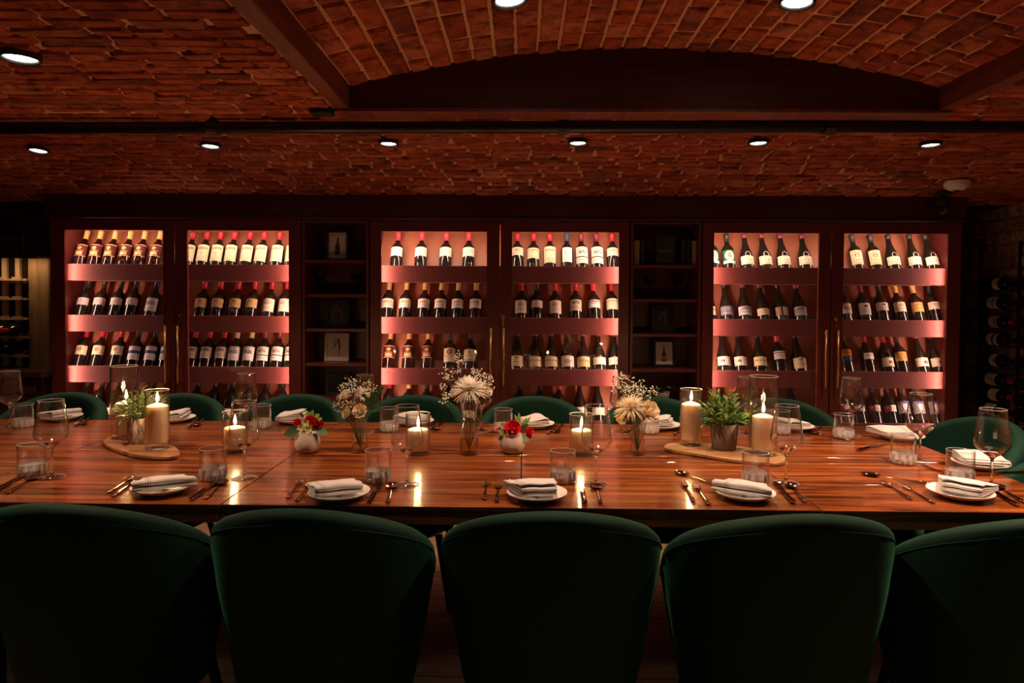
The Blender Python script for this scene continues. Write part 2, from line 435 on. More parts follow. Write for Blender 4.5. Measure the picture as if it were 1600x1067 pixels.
# timber surround of the coffer
HB = CAMZ + .688
bl = struct(bx('beam', BXL, IXL, y0b, YG + .06, HB, CAMZ + .82, BEAM, bev=.003))
br = struct(bx('beam.001', IXR, BXR, y0b, YG + .06, HB, CAMZ + .82, BEAM, bev=.003))
# gable board with arched top
v = []; n = 30
for yy in (YG, YG + .055):
    for i in range(n + 1):
        xx = IXL + (IXR - IXL) * i / n; a = math.asin((xx - CXC) / RAD); v += [(xx, yy, HB), (xx, yy, ZC + RAD * math.cos(a) + .006)]
f = []; m_ = 2 * (n + 1)
for i in range(n):
    a = 2 * i; f += [(a, a+2, a+3, a+1), (m_+a, m_+a+1, m_+a+3, m_+a+2), (a, m_+a, m_+a+2, a+2), (a+1, a+3, m_+a+3, m_+a+1)]
GAB = m_wood('gable_wood', (.035,.008,.005), (.075,.016,.010), (.11,.026,.014), rough=.6, objrand=0)
struct(obj('trim_1', mesh('gable', v, f), GAB))
struct(bx('trim_2', BXL, BXR, YG - .004, YG + .10, HB - .012, HB + .004, BEAM, bev=.002))
# side wall (brick) with courses
wr = struct(bx('wall_right', XR, XR + .3, YF, YB, 0, 2.2, MORTARD, bev=0))
z = .40; row = 0
while z < 1.95:
    y = 3.0 + (.11 if row % 2 else 0)
    while y < YB - .1:
        hd = rnd.random() < .25; L = .110 if hd else .217
        o = obj('brick', rnd.choice(HDR if hd else STR), None, wr)
        o.location = Vector((XR - .003 + rnd.uniform(-.004,.004), y + L/2, z)) - wr.location
        o.rotation_euler = (Matrix(((0,0,1),(1,0,0),(0,1,0))).to_euler()); 
        o.material_slots[0].link = 'OBJECT'; o.material_slots[0].material = BRICKW
        y += L
    z += .0755; row += 1

# black pipe with clamps
g = G(); PY, PZ = 2.665, CAMZ + .655
pl = at(-60, 203, PY); pr = at(1660, 196, PY)
pipe = thing('ceiling_pipe', 'black service pipe running across the ceiling below the brick vault', 'pipe', (0, PY, PZ))
zl, zr = pl.z - PZ, pr.z - PZ
zl = max(min(zl, .03), -.03); zr = max(min(zr, .03), -.03)
g.tube([(XL + .02, 0, zl), (XR, 0, zr)], .024, 16); obj('pipe_run', g.mesh('pipe', True), BLACK, pipe)
for px in (334, 878, 1290):
    xx = X(px, PY); zz = zl + (zr - zl) * (xx - XL) / (XR - XL)
    g = G(); g.tube([(xx - .02, 0, zz), (xx + .02, 0, zz)], .029, 16); g.box(xx - .012, xx + .012, -.008, .008, zz + .02, CAMZ + .70 - PZ)
    obj('clamp', g.mesh('clamp'), BLACK, pipe)
# small black box on ceiling next to the coffer
p = onz(503, 173, CAMZ + .68)
tag(bx('junction_box', p.x - .04, p.x + .04, p.y - .03, p.y + .03, CAMZ + .664, CAMZ + .688, BLACKM, bev=.004), 'small black junction box on ceiling bricks beside the coffer corner', 'junction box')

# ------------------------------------------------------------------ downlights
g = G(); g.lathe([(.052, 0), (.056, -.004), (.060, -.004), (.062, 0), (.062, .014), (.0, .014)], 28, caps=False)
RING = g.mesh('bezel', True)
g = G(); g.lathe([(.0, .004), (.0485, .004), (.0485, .006), (0, .006)], 28, caps=False); DM = g.mesh('disc')
ORD3 = ('first', 'second', 'third')
def surf_hit(px, py, zf):
    a, b = .8, 4.0
    for _ in range(40):
        m = (a + b) / 2; p = at(px, py, m)
        if p.z > zf(p.x, m): b = m
        else: a = m
    return at(px, py, (a + b) / 2)
def zstrip(x, y): return strip_h(y) - .024
def zbar(x, y): return ZC + math.sqrt(RAD**2 - (x - CXC)**2) - .022
def add_light(name, typ, loc, energy, col, parent=None, **k):
    d = bpy.data.lights.new(name, typ); d.energy = energy; d.color = col
    for a, b in k.items(): setattr(d, a, b)
    o = bpy.data.objects.new(name, d); COL.objects.link(o); o.location = loc
    if parent: o.parent = parent
    return o
DLS = [(60,236,zstrip,.75,'first from the timber post end'),(329,229,zstrip,.75,'second from the timber post end'),(607,225,zstrip,.75,'third from the timber post end'),
       (903,224,zstrip,.75,'fourth from the timber post end'),(1185,224,zstrip,.75,'fifth from the timber post end'),(1454,227,zstrip,.75,'sixth, closest to the brick wall')]
i = 0
def downlight(px, py, zf, sc, label, power):
    p = surf_hit(px, py, zf)
    sl = 0
    t = thing('downlight', label, 'downlight', p, 0, 'recessed ceiling downlights')
    r = obj('bezel', RING, BLACK, t); d = obj('lamp_disc', DM, DISC, t)
    r.scale = d.scale = (sc, sc, 1)
    if zf is zbar:
        t.rotation_euler = (0, math.asin((p.x - CXC) / RAD), 0)
    else: t.rotation_euler = (math.atan2(zf(0, p.y + .03) - zf(0, p.y - .03), .06), 0, 0)
    l = add_light('lamp_light', 'SPOT', (0, 0, -.04), power, DOWN_COL, t, spot_size=R(105), spot_blend=.9, shadow_soft_size=.03)
    return p
for jy, yy in enumerate((-2.9, -1.9, -.8)):
    for jx, xx in enumerate((-2.6, -1.5, 2.3) if jy == 2 else (-2.6, -1.4, 2.2)):
        t = thing('downlight', 'round downlight in the rear ceiling, ' + ORD3[jx] + ' of the ' + ORD3[jy] + ' row behind the viewer', 'downlight', (xx, yy, CAMZ + .694), 0, 'recessed ceiling downlights')
        obj('bezel', RING, BLACK, t); obj('lamp_disc', DM, DISC, t); add_light('lamp_light', 'SPOT', (0, 0, -.012), DOWN_W * .16, DOWN_COL, t, spot_size=R(115), spot_blend=.9, shadow_soft_size=.045)
    for jx, xx in enumerate((-.2, 1.1)):
        t = thing('downlight', 'round downlight in the coffer, ' + ORD3[jx] + ' of the ' + ORD3[jy] + ' row behind the viewer', 'downlight', (xx, yy, zbar(xx, 0) + .01), 0, 'recessed ceiling downlights')
        obj('bezel', RING, BLACK, t); obj('lamp_disc', DM, DISC, t); add_light('lamp_light', 'SPOT', (0, 0, -.012), DOWN_W * .16, DOWN_COL, t, spot_size=R(115), spot_blend=.9, shadow_soft_size=.045)
for px, py, zf, sc, lb in DLS:
    downlight(px, py, zf, sc * .98, 'round white downlight in the vault by the cabinets, ' + lb, DOWN_W * .52)
downlight(797, 2, zbar, .85, 'bright round downlight in the coffer closer to the timber beam side', DOWN_W)
downlight(1245, 5, zbar, .85, 'bright round downlight in the coffer toward the brick wall side', DOWN_W)
downlight(32, 92, zstrip, .85, 'lone round downlight in the flat brick ceiling outside the coffer', DOWN_W)
# unseen lamp added to brighten the wine rack wall
p = surf_hit(1740, 92, zstrip)
t = thing('downlight', 'added unseen downlight in the flat ceiling, brightening the wine rack wall', 'downlight', p, 0, 'recessed ceiling downlights')
obj('bezel', RING, BLACK, t); obj('lamp_disc', DM, DISC, t); add_light('lamp_light', 'SPOT', (0, 0, -.012), DOWN_W * 2.4, DOWN_COL, t, spot_size=R(105), spot_blend=.9, shadow_soft_size=.045)
# smoke detector
p = surf_hit(1495, 289, zstrip)
t = thing('smoke_detector', 'round white smoke detector on the vault above the last cabinet', 'smoke detector', p)
g = G(); g.lathe([(.0, -.030), (.035, -.028), (.055, -.016), (.062, 0), (.062, .02)], 28, caps=False); obj('housing', g.mesh('h', True), mat('off_white', (.8,.75,.72), .5), t)
g = G(); g.lathe([(0, -.036), (.012, -.034), (.016, -.027)], 12, caps=False); obj('sensor', g.mesh('s', True), GLASS, t)
# hanging dark lamp with clear bulb
p = at(1474, 300, 3.82); zt = strip_h(3.82) - .01
t = thing('pendant_lamp', 'small black pendant lamp with unlit clear bulb beside the last cabinet', 'lamp', (p.x, 3.82, zt))
d = CAMZ + .60 - zt
g = G(); g.lathe([(.0, 0), (.045, 0), (.045, -.012), (.006, -.016), (.006, -.02), (.034, -.026), (.036, -.075), (.03, -.08)], 20, caps=False); obj('lamp_shade', g.mesh('s', True), BLACKM, t)
g = G(); g.lathe([(.012, -.078), (.013, -.085), (.018, -.10), (.014, -.115), (.0, -.122)], 16, caps=False); obj('bulb', g.mesh('b', True), GLASS, t)

# ------------------------------------------------------------------ cabinets
DD = 3.90            # door front plane
LD = 3.965           # shelf lip front
ZTOP = CAMZ + .438 + .0
zl_ = [at(680, yy, LD).z for yy in (415.1, 495.5, 575.4, 655.5)]       # tops of the shelf lips
ZG = at(680, 361, DD).z   # top of door glass
LIPH = .085
ZPL = zl_[3] - .10        # bottom of door glass
FASC = at(680, 306, 3.9).z
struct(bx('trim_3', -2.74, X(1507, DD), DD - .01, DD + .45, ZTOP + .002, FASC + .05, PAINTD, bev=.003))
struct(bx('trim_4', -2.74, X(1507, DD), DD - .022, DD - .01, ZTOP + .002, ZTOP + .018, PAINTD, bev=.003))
TILT = R(22); T22 = math.tan(TILT)
DB0 = 4.078          # slanted board depth at shelf level
def pane_door(parent, x0, x1, gx0, gx1, side, hx, o):
    """door frame with glass opening gx0..gx1; parts are children of cabinet: door > pane, handle"""
    zb = .16; zt = ZTOP
    g = G()
    for a in ((x0, gx0, zb, zt), (gx1, x1, zb, zt), (gx0, gx1, ZG, zt), (gx0, gx1, zb, ZPL)):
        g.box(a[0], a[1], DD, DD + .022, a[2], a[3])
    # small glazing rebate
    e = .006
    for a in ((gx0 - e, gx0 + e*.4, ZPL, ZG), (gx1 - e*.4, gx1 + e, ZPL, ZG), (gx0, gx1, ZG - e*.4, ZG + e), (gx0, gx1, ZPL - e, ZPL + e*.4)):
        g.box(a[0], a[1], DD - .002, DD + .004, a[2], a[3])
    me = g.mesh('door'); d = obj('door', me, PAINT, parent); d.location = Vector((0, 0, 0)) - o
    g = G(); g.box(gx0, gx1, DD + .008, DD + .012, ZPL, ZG); p = obj('pane', g.mesh('pane'), PANE, d)
    g = G(); z0, z1 = at(680, 600, DD).z, at(680, 512, DD).z
    g.tube([(hx, DD - .035, z0 - .004), (hx, DD - .035, z1 + .004)], .0065, 10)
    for z in (z0 + .012, z1 - .012): g.tube([(hx, DD + .002, z), (hx, DD - .035, z)], .005, 8)
    obj('handle', g.mesh('handle', True), BRASS, d)
    return d
def cabinet(label, X0, X1, doors, xmid):
    o = Vector(((X0 + X1) / 2, DD + .2, 0))
    t = thing('wine_cabinet', label, 'cabinet', o)
    def B(name, *a, m=PAINT, bev=.001): return bx(name, *a, m, t, bev, o)
    B('side_panel', X0, X0 + .018, DD + .024, DD + .44, 0, ZTOP); B('side_panel', X1 - .018, X1, DD + .024, DD + .44, 0, ZTOP)
    B('back_panel', X0 + .018, X1 - .018, DD + .43, DD + .44, .1, ZTOP); B('top_panel', X0 + .018, X1 - .018, DD + .024, DD + .43, ZTOP - .02, ZTOP)
    B('plinth', X0, X1, DD + .03, DD + .05, 0, .15)
    for k, zt in enumerate(zl_):
        zs = zt - LIPH
        B('shelf', X0 + .018, X1 - .018, LD + .014, DD + .33, zs - .012, zs, m=BACKM)
        B('shelf_lip', X0 + .018, X1 - .018, LD, LD + .014, zs - .012, zt, m=LIPM)
        ztop = (zl_[k-1] - LIPH - .014) if k else ZTOP - .022
        h = ztop - zs; g = G()
        y0 = DB0; y1 = DB0 + h * T22
        g.add([(X0 + .019 - o.x, y0 - o.y, zs), (X1 - .019 - o.x, y0 - o.y, zs), (X1 - .019 - o.x, y1 - o.y, ztop), (X0 + .019 - o.x, y1 - o.y, ztop),
               (X0 + .019 - o.x, y0 + .01 - o.y, zs), (X1 - .019 - o.x, y0 + .01 - o.y, zs), (X1 - .019 - o.x, y1 + .01 - o.y, ztop), (X0 + .019 - o.x, y1 + .01 - o.y, ztop)],
              [(0,1,2,3), (5,4,7,6), (0,4,5,1), (3,2,6,7), (0,3,7,4), (1,5,6,2)])
        obj('display_board', g.mesh('board'), BACKM, t)
    for dx0, dx1, g0, g1, side, hx in doors:
        pane_door(t, dx0, dx1, g0, g1, side, hx, o)
    # lock escutcheon with key by the meeting stiles
    zk = at(680, 494, DD).z; kx = doors[1][5] - .004
    g = G(); M = Matrix.Translation((kx - o.x, DD - .002 - o.y, zk)) @ Matrix.Rotation(R(90), 4, 'X')
    g.lathe([(.0, .008), (.012, .007), (.014, .0)], 14, M, caps=False); g.box(kx - o.x - .003, kx - o.x + .003, DD - .02 - o.y, DD - .008 - o.y, zk - .05, zk + .002)
    obj('lock', g.mesh('lock'), BRASS, t)
    # light strips hidden behind the outer stiles and the head rail
    for sx, gx in ((1, doors[0][2]), (-1, doors[1][3])):
        xx = gx - sx * .012
        zc = (ZG + ZPL) / 2; L = ZG - ZPL
        g = G(); g.box(xx - .004 - o.x, xx + .004 - o.x, DD + .0225 - o.y, DD + .026 - o.y, ZPL, ZG); obj('light_strip', g.mesh('strip'), mat('strip_body', (.8,.75,.7), .5), t)
        l = add_light('strip_light', 'AREA', Vector((xx, DD + .027, zc)) - o, STRIP_W, STRIP_COL, t, shape='RECTANGLE', size=.006, size_y=L)
        dirv = Vector((sx * .93, .36, 0)).normalized()
        l.rotation_euler = Matrix((Vector((0,0,1)).cross(-dirv), Vector((0,0,1)), -dirv)).transposed().to_euler()
    for dx0, dx1, g0, g1, side, hx in doors:
        l = add_light('head_light', 'AREA', Vector(((g0 + g1) / 2, LD - .005, ZG + .018)) - o, TOP_W, TOP_COL, t, shape='RECTANGLE', size=g1 - g0, size_y=.008)
        dirv = Vector((0, .5, -.86)).normalized(); l.rotation_euler = dirv.to_track_quat('-Z', 'Y').to_euler()
    return t
def Xd(px): return X(px, DD)
def doorset(a): # px list: x0,x1,g0,g1,hx
    return (Xd(a[0]), Xd(a[1]), Xd(a[2]), Xd(a[3]), 0, Xd(a[4]))
cabinet('oxblood glazed wine cabinet beside the rough timber post', Xd(78), Xd(471), [doorset((79.5, 272, 101, 256, 262.5)), doorset((274, 470, 292, 452, 281.5))], 0)
cabinet('central oxblood glazed wine cabinet between the two open display shelves', Xd(577), Xd(984), [doorset((578.5, 780, 595, 761, 768)), doorset((782, 982.5, 799, 967, 787.5))], 0)
cabinet('oxblood glazed wine cabinet closest to the whitewashed brick wall', Xd(1096), Xd(1502), [doorset((1097.5, 1297, 1114, 1279.5, 1288)), doorset((1299, 1500.5, 1316.5, 1480, 1306.5))], 0)

# open display shelves between the cabinets
def display(label, px0, px1, ys):
    X0, X1 = Xd(px0), Xd(px1); o = Vector(((X0 + X1) / 2, DD + .14, 0))
    t = thing('display_shelf', label, 'shelf', o)
    def B(name, *a, m=PAINT): return bx(name, *a, m, t, .0015, o)
    B('side_panel', X0, X0 + .016, DD, DD + .28, 0, ZTOP); B('side_panel', X1 - .016, X1, DD, DD + .28, 0, ZTOP)
    B('back_panel', X0 + .016, X1 - .016, DD + .268, DD + .28, .1, ZTOP); B('top_panel', X0 + .016, X1 - .016, DD, DD + .268, ZTOP - .014, ZTOP)
    zs = []
    for yy in ys:
        z = at(530, yy, DD + .01).z; zs.append(z); B('shelf', X0 + .016, X1 - .016, DD + .01, DD + .268, z - .018, z)
    B('front_panel', X0 + .016, X1 - .016, DD + .005, DD + .02, .0, zs[-1] - .02)
    return t, zs, X0, X1
_, zsL, LX0, LX1 = display('open oxblood shelf holding framed corkscrew pictures and dark coupes', 472, 576, (406, 459.5, 513.5, 567.5, 622))
_, zsR, RX0, RX1 = display('open oxblood shelf holding black books, coupes and a small plant', 985, 1095, (411, 464, 518, 573, 627))

# things on the display shelves
def picture(label, x, zb, D, Wd, Hh, fm, inner, art, lean=.10, rz=0, border=.014):
    t = thing('picture_frame', label, 'picture', (x, D, zb + .001), rz, None); t.rotation_euler = (-lean, 0, rz)
    g = G(); b = border
    for a in ((-Wd/2, -Wd/2 + b, 0, Hh), (Wd/2 - b, Wd/2, 0, Hh), (-Wd/2 + b, Wd/2 - b, 0, b), (-Wd/2 + b, Wd/2 - b, Hh - b, Hh)): g.box(a[0], a[1], -.008, .012, a[2], a[3])
    obj('frame', g.mesh('frame'), fm, t)
    obj('backing', (lambda q: (q.box(-Wd/2 + b, Wd/2 - b, .004, .010, b, Hh - b), q.mesh('back'))[1])(G()), inner, t)
    if art: art(t, Wd, Hh)
    return t
PAPER = mat('art_paper', (.82,.72,.66), .6); PAPERW = mat('paper_grey', (.88,.82,.80), .6); PAPERK = mat('art_black', (.02,.02,.02), .5)
ARTD = mat('art_dark', (.06,.03,.02), .5); ARTG = mat('art_gold', (.65,.42,.08), .5); ARTT = mat('art_tan', (.5,.33,.2), .5); ARTN = mat('art_green', (.05,.1,.03), .5)
STEEL = mat('steel', (.5,.42,.4), .3, 1)
def flat_poly(pts, y, th=.001):
    g = G(); n = len(pts); g.add([(x, y, z) for x, z in pts] + [(x, y + th, z) for x, z in pts], [tuple(range(n)), tuple(range(2*n-1, n-1, -1))] + [(i, n+i, n+(i+1)%n, (i+1)%n) for i in range(n)])
    return g
def art_bottle(cm, lm=None):
    def f(t, W, H):
        s = H * .55; cx = 0; zb = H * .2
        hp = [(.0,.0),(.14,.0),(.145,.05),(.145,.42),(.12,.55),(.06,.68),(.045,.92),(.055,.93),(.055,1.0),(0,1.0)]
        pts = [(cx + x*s, zb + z*s) for x, z in hp[1:]] + [(cx - x*s, zb + z*s) for x, z in reversed(hp[1:-1])]
        obj('printed_bottle', flat_poly(pts, .0025).mesh('art'), cm, t)
        if lm: obj('printed_label', flat_poly([(-.12*s, zb+.12*s), (.12*s, zb+.12*s), (.12*s, zb+.34*s), (-.12*s, zb+.34*s)], .0018).mesh('art'), lm, t)
    return f
def art_corkscrew(cm, mode=0):
    def f(t, W, H):
        g = G()
        if mode == 0:
            for s in (-1, 1):
                g.tube([(s*.004, .0, H*.82), (s*W*.14, 0, H*.6), (s*W*.2, 0, H*.35), (s*W*.26, 0, H*.18)], [.004, .008, .007, .003], 8, .4)
            pts = [(.003*math.cos(k*1.3), .001+.002*math.sin(k*1.3), H*(.8 - .022*k)) for k in range(20)]
            g.tube(pts, .0014, 5)
        else:
            g.tube([(.01, 0, H*.8), (.016, 0, H*.5), (.014, 0, H*.2)], [.005, .008, .004], 8, .5)
            g.tube([(.01, 0, H*.78), (-.02, 0, H*.74), (-.026, 0, H*.66)], [.004, .0035, .002], 6, .6)
            g.tube([(.008, 0, H*.72), (-.012, 0, H*.6), (-.022, 0, H*.48)], .003, 6)
        obj('corkscrew', g.mesh('corkscrew', True), cm, t)
    return f
D1 = DD + .14
def pic(label, pxc, zb, pyt, wpx, D, fm, inner, art, **k):
    x = X(pxc, D); Wd = wpx / F * D; Hh = at(pxc, pyt, D).z - zb
    return picture(label, x, zb, D, Wd, Hh, fm, inner, art, **k)
FRB = mat('frame_black', (.012,.01,.012), .35); FRW = mat('frame_white', (.85,.78,.75), .4)
pic('black framed picture of a wine bottle on the top shelf by the first cabinet', 526.5, zsL[0], 359, 36, D1, FRB, PAPER, art_bottle(ARTD), rz=-.06)
pic('black framed winged corkscrew picture above the white frame', 527, zsL[2], 469, 37, D1, FRB, PAPERK, art_corkscrew(ARTT))
pic('white box frame holding a waiter corkscrew', 526, zsL[3], 521, 38, D1, FRW, PAPERW, art_corkscrew(mat('art_steel', (.08,.07,.09), .3, .6), 1), border=.012)
pic('dark frame with black picture half hidden behind the white bouquet', 527, zsL[4], 585, 36, D1, FRB, PAPERK, None)
pic('black framed knife corkscrew photograph on the shelf above the champagne picture', 1036.5, zsR[2], 478, 36, D1, FRB, PAPERK, art_corkscrew(mat('art_pale', (.45,.33,.3), .4), 1), rz=.04)
pic('black framed picture of a champagne bottle with yellow label', 1039, zsR[3], 531, 34, D1, FRB, PAPERW, art_bottle(ARTN, ARTG), rz=.03)
# dark coupe glasses
DG = mat('dark_glass', (.015,.008,.008), .08)
g = G(); g.lathe([(0, 0), (.032, 0), (.032, .002), (.004, .006), (.003, .07), (.008, .078), (.030, .095), (.040, .12), (.041, .125), (.038, .12), (.028, .098), (0, .082)], 24, caps=False); COUPE = g.mesh('coupe', True)
for px, zz, lb in ((501.5, zsL[1], 'dark coupe glass beside first cabinet, on second shelf of corkscrew display'), (557, zsL[1], 'dark coupe glass closer to central cabinet, on second shelf of corkscrew display'),
                   (1014, zsR[1], 'dark coupe glass closer to central cabinet, on the shelf below black books'), (1058, zsR[1], 'dark coupe glass closer to the last cabinet, below the black books')):
    t = thing('coupe_glass', lb, 'glass', (X(px, D1), D1, zz), 0, 'dark coupes on the display shelves'); obj('coupe', COUPE, DG, t)
# books
BK = mat('book_black', (.014,.012,.014), .4); BKP = mat('book_pages', (.35,.27,.2), .8); TXT = mat('book_print', (.35,.24,.18), .5)
def book(label, px0, px1, pyt, D, cover, depth, pages=False, text=None):
    x0, x1 = X(px0, D), X(px1, D); zb = zsR[0]; h = at(1030, pyt, D).z - zb
    t = thing('book', label, 'book', ((x0+x1)/2, D, zb), 0, 'books on the top display shelf'); w2 = (x1-x0)/2
    g = G(); c = .003
    g.box(-w2, -w2 + c, 0, depth, 0, h); g.box(w2 - c, w2, 0, depth, 0, h)
    if not pages: g.box(-w2 + c, w2 - c, 0, c, 0, h)
    obj('cover', g.mesh('cover'), cover, t)
    g = G(); g.box(-w2 + c, w2 - c, (c if not pages else -.0005), depth - .002, .003, h - .003); obj('pages', g.mesh('pages'), BKP, t)
    if text:
        for tx, sz, zz in text:
            cu = bpy.data.curves.new('print', 'FONT'); cu.body = tx; cu.size = sz; cu.align_x = 'CENTER'; cu.extrude = .0002
            ob = bpy.data.objects.new('tmp', cu); COL.objects.link(ob); bpy.context.view_layer.update()
            me = bpy.data.meshes.new_from_object(ob.evaluated_get(bpy.context.evaluated_depsgraph_get())); bpy.data.objects.remove(ob)
            o = obj('cover_print', me, TXT, t, (0, -.001, zz * h), (R(90), 0, 0)); me.materials.clear(); me.materials.append(TXT)
    return t
book('cream-paged book with its page edge outward at the central cabinet end', 989.5, 999, 375, DD + .06, BK, .15, True)
book('thin black book standing beside the cream-paged one', 1000, 1006, 371, DD + .06, BK, .15)
book('black book facing forward with small printed title', 1024, 1054, 369, DD + .06, BK, .03, False, [('NOVA VITES', .014, .45), ('WINE', .008, .85), ('EDITION', .007, .12)])
book('black narrow book to the side of the forward-facing book', 1064, 1070, 374, DD + .06, BK, .15)
book('second narrow black book in the group by the last cabinet', 1072, 1077.5, 372, DD + .06, BK, .15)
book('pale-paged book standing against the side by the last cabinet', 1079.5, 1089.5, 375, DD + .06, BK, .15, True)
# small rubber plant on lowest shelf
t = thing('potted_plant', 'round-leaved green plant in small white pot on the display shelf', 'plant', (X(1036, DD + .12), DD + .12, zsR[4] - .0))
s_ = 1.0; zsh = zsR[4]; zpt = at(1036, 612, DD + .12).z - zsh
g = G(); g.lathe([(.0, 0), (.036, 0), (.046, max(.05, zpt)), (.042, max(.05, zpt)), (.036, max(.04, zpt - .02)), (0, max(.04, zpt - .02))], 24, caps=False); obj('pot', g.mesh('pot', True), WHITEPOT, t)
for k in range(13):
    a = k * 2.4; el = .25 + .75 * rnd.random(); d = Vector((math.cos(a) * math.cos(el), math.sin(a) * math.cos(el), math.sin(el)))
    g = G(); b = Vector((0, 0, zpt - .01)); tip = b + d * (.045 + .03 * rnd.random())
    g.tube([b, (b + tip) / 2 + Vector((0,0,.006)), tip], .0012, 5); dd = Vector((d.x, d.y, .15)); g.leaf(tip, dd, (0,0,1), .05, .036, .35, 5)
    obj('leaf', g.mesh('leaf', True), LEAF4, t)

# ------------------------------------------------------------------ wine bottles
def bottle_meshes(kind):
    if kind == 'bdx': prof = [(0,.004),(.030,0),(.0365,.004),(.0372,.012),(.0372,.182),(.0355,.196),(.029,.211),(.019,.222),(.0150,.232),(.0140,.242),(.0138,.285),(.0150,.286),(.0150,.296),(0,.2965)]
    else: prof = [(0,.004),(.032,0),(.0395,.004),(.0402,.012),(.0402,.132),(.0385,.150),(.0335,.172),(.0265,.196),(.0195,.222),(.0155,.245),(.0142,.285),(.0152,.286),(.0152,.296),(0,.2965)]
    g = G(); g.lathe(prof, 22, caps=False); body = g.mesh('bottle', True)
    g = G(); z0 = .242 if kind == 'bdx' else .247
    g.lathe([(.0150,z0),(.0148,z0+.004),(.0148,.284),(.0162,.285),(.0162,.298),(.014,.300),(0,.300)], 16, caps=False); cap = g.mesh('cap', True)
    return body, cap
BM = {k: bottle_meshes(k) for k in ('bdx', 'bgy')}
def label_mesh(r, z0, z1, ang=R(72), n=10, off=0.0):
    v = []; uv = []; f = []
    for i in range(n + 1):
        a = -PI/2 + off - ang + 2 * ang * i / n
        for j, z in enumerate((z0, z1)):
            v.append((r * math.cos(a), r * math.sin(a), z)); uv.append((i / n, j))
    for i in range(n): a = 2*i; f.append((a, a+2, a+3, a+1))
    me = mesh('label', v, f, True); u = me.uv_layers.new(name='UVMap')
    for p in me.polygons:
        for li, vi in zip(p.loop_indices, p.vertices): u.data[li].uv = uv[vi]
    return me
def label_mat(name, base, ink=(.12,.08,.06), lines=(), emb=None, bands=(), metal=False, checks=None):
    m = mat('label_' + name, base, .6, spec=.3); nb = NB(m)
    tc = nb.n('ShaderNodeTexCoord'); sp = nb.n('ShaderNodeSeparateXYZ'); nb.link(tc.outputs['UV'], sp.inputs[0]); u, v = sp.outputs[0], sp.outputs[1]
    def rect(u0, u1, v0, v1):
        a = nb.math('LESS_THAN', nb.math('ABSOLUTE', nb.math('SUBTRACT', u, (u0+u1)/2)), (u1-u0)/2)
        b = nb.math('LESS_THAN', nb.math('ABSOLUTE', nb.math('SUBTRACT', v, (v0+v1)/2)), (v1-v0)/2)
        return nb.math('MULTIPLY', a, b)
    def ell(cu, cv, ru, rv):
        a = nb.math('POWER', nb.math('ABSOLUTE', nb.math('DIVIDE', nb.math('SUBTRACT', u, cu), ru)), 2)
        b = nb.math('POWER', nb.math('ABSOLUTE', nb.math('DIVIDE', nb.math('SUBTRACT', v, cv), rv)), 2)
        return nb.math('LESS_THAN', nb.math('ADD', a, b), 1)
    mp = nb.n('ShaderNodeMapping'); mp.inputs['Scale'].default_value = (34, 9, 1); nb.link(tc.outputs['UV'], mp.inputs[0])
    txt = nb.math('GREATER_THAN', nb.noise(mp.outputs[0], 1, 1, .5), .47)
    mp2 = nb.n('ShaderNodeMapping'); mp2.inputs['Scale'].default_value = (20, 20, 1); nb.link(tc.outputs['UV'], mp2.inputs[0])
    blob = nb.math('GREATER_THAN', nb.noise(mp2.outputs[0], 1, 3, .6), .46)
    c = nb.mix(0.0, base, base)
    for (v0, v1, col) in bands: c = nb.mix(rect(-1, 2, v0, v1), c, col)
    for (v0, h, u0, u1) in lines:
        c = nb.mix(nb.math('MULTIPLY', nb.math('MULTIPLY', rect(u0, u1, v0 - h/2, v0 + h/2), txt), .75), c, ink)
    if emb:
        for (kind, cu, cv, ru, rv, col, solid) in emb:
            msk = ell(cu, cv, ru, rv) if kind == 'e' else rect(cu-ru, cu+ru, cv-rv, cv+rv)
            if not solid: msk = nb.math('MULTIPLY', msk, blob)
            c = nb.mix(msk, c, col)
    if checks:
        ch = nb.n('ShaderNodeTexChecker'); mp3 = nb.n('ShaderNodeMapping'); mp3.inputs['Scale'].default_value = (11, 9, 1); mp3.inputs['Rotation'].default_value = (0,0,.5); nb.link(tc.outputs['UV'], mp3.inputs[0]); nb.link(mp3.outputs[0], ch.inputs[0]); ch.inputs['Scale'].default_value = 1
        c = nb.mix(nb.math('MULTIPLY', ch.outputs['Fac'], rect(-1, 2, 0, 1)), c, checks)
        c = nb.mix(ell(.5, .55, .16, .3), c, (.8,.78,.8)); c = nb.mix(ell(.5, .92, .22, .12), c, (.12,.08,.4))
    nb.base(c)
    if metal: nb.b.inputs['Metallic'].default_value = .35; nb.b.inputs['Roughness'].default_value = .3
    return m
CR = (.78,.66,.46); WH = (.78,.74,.68); INK = (.12,.08,.06)
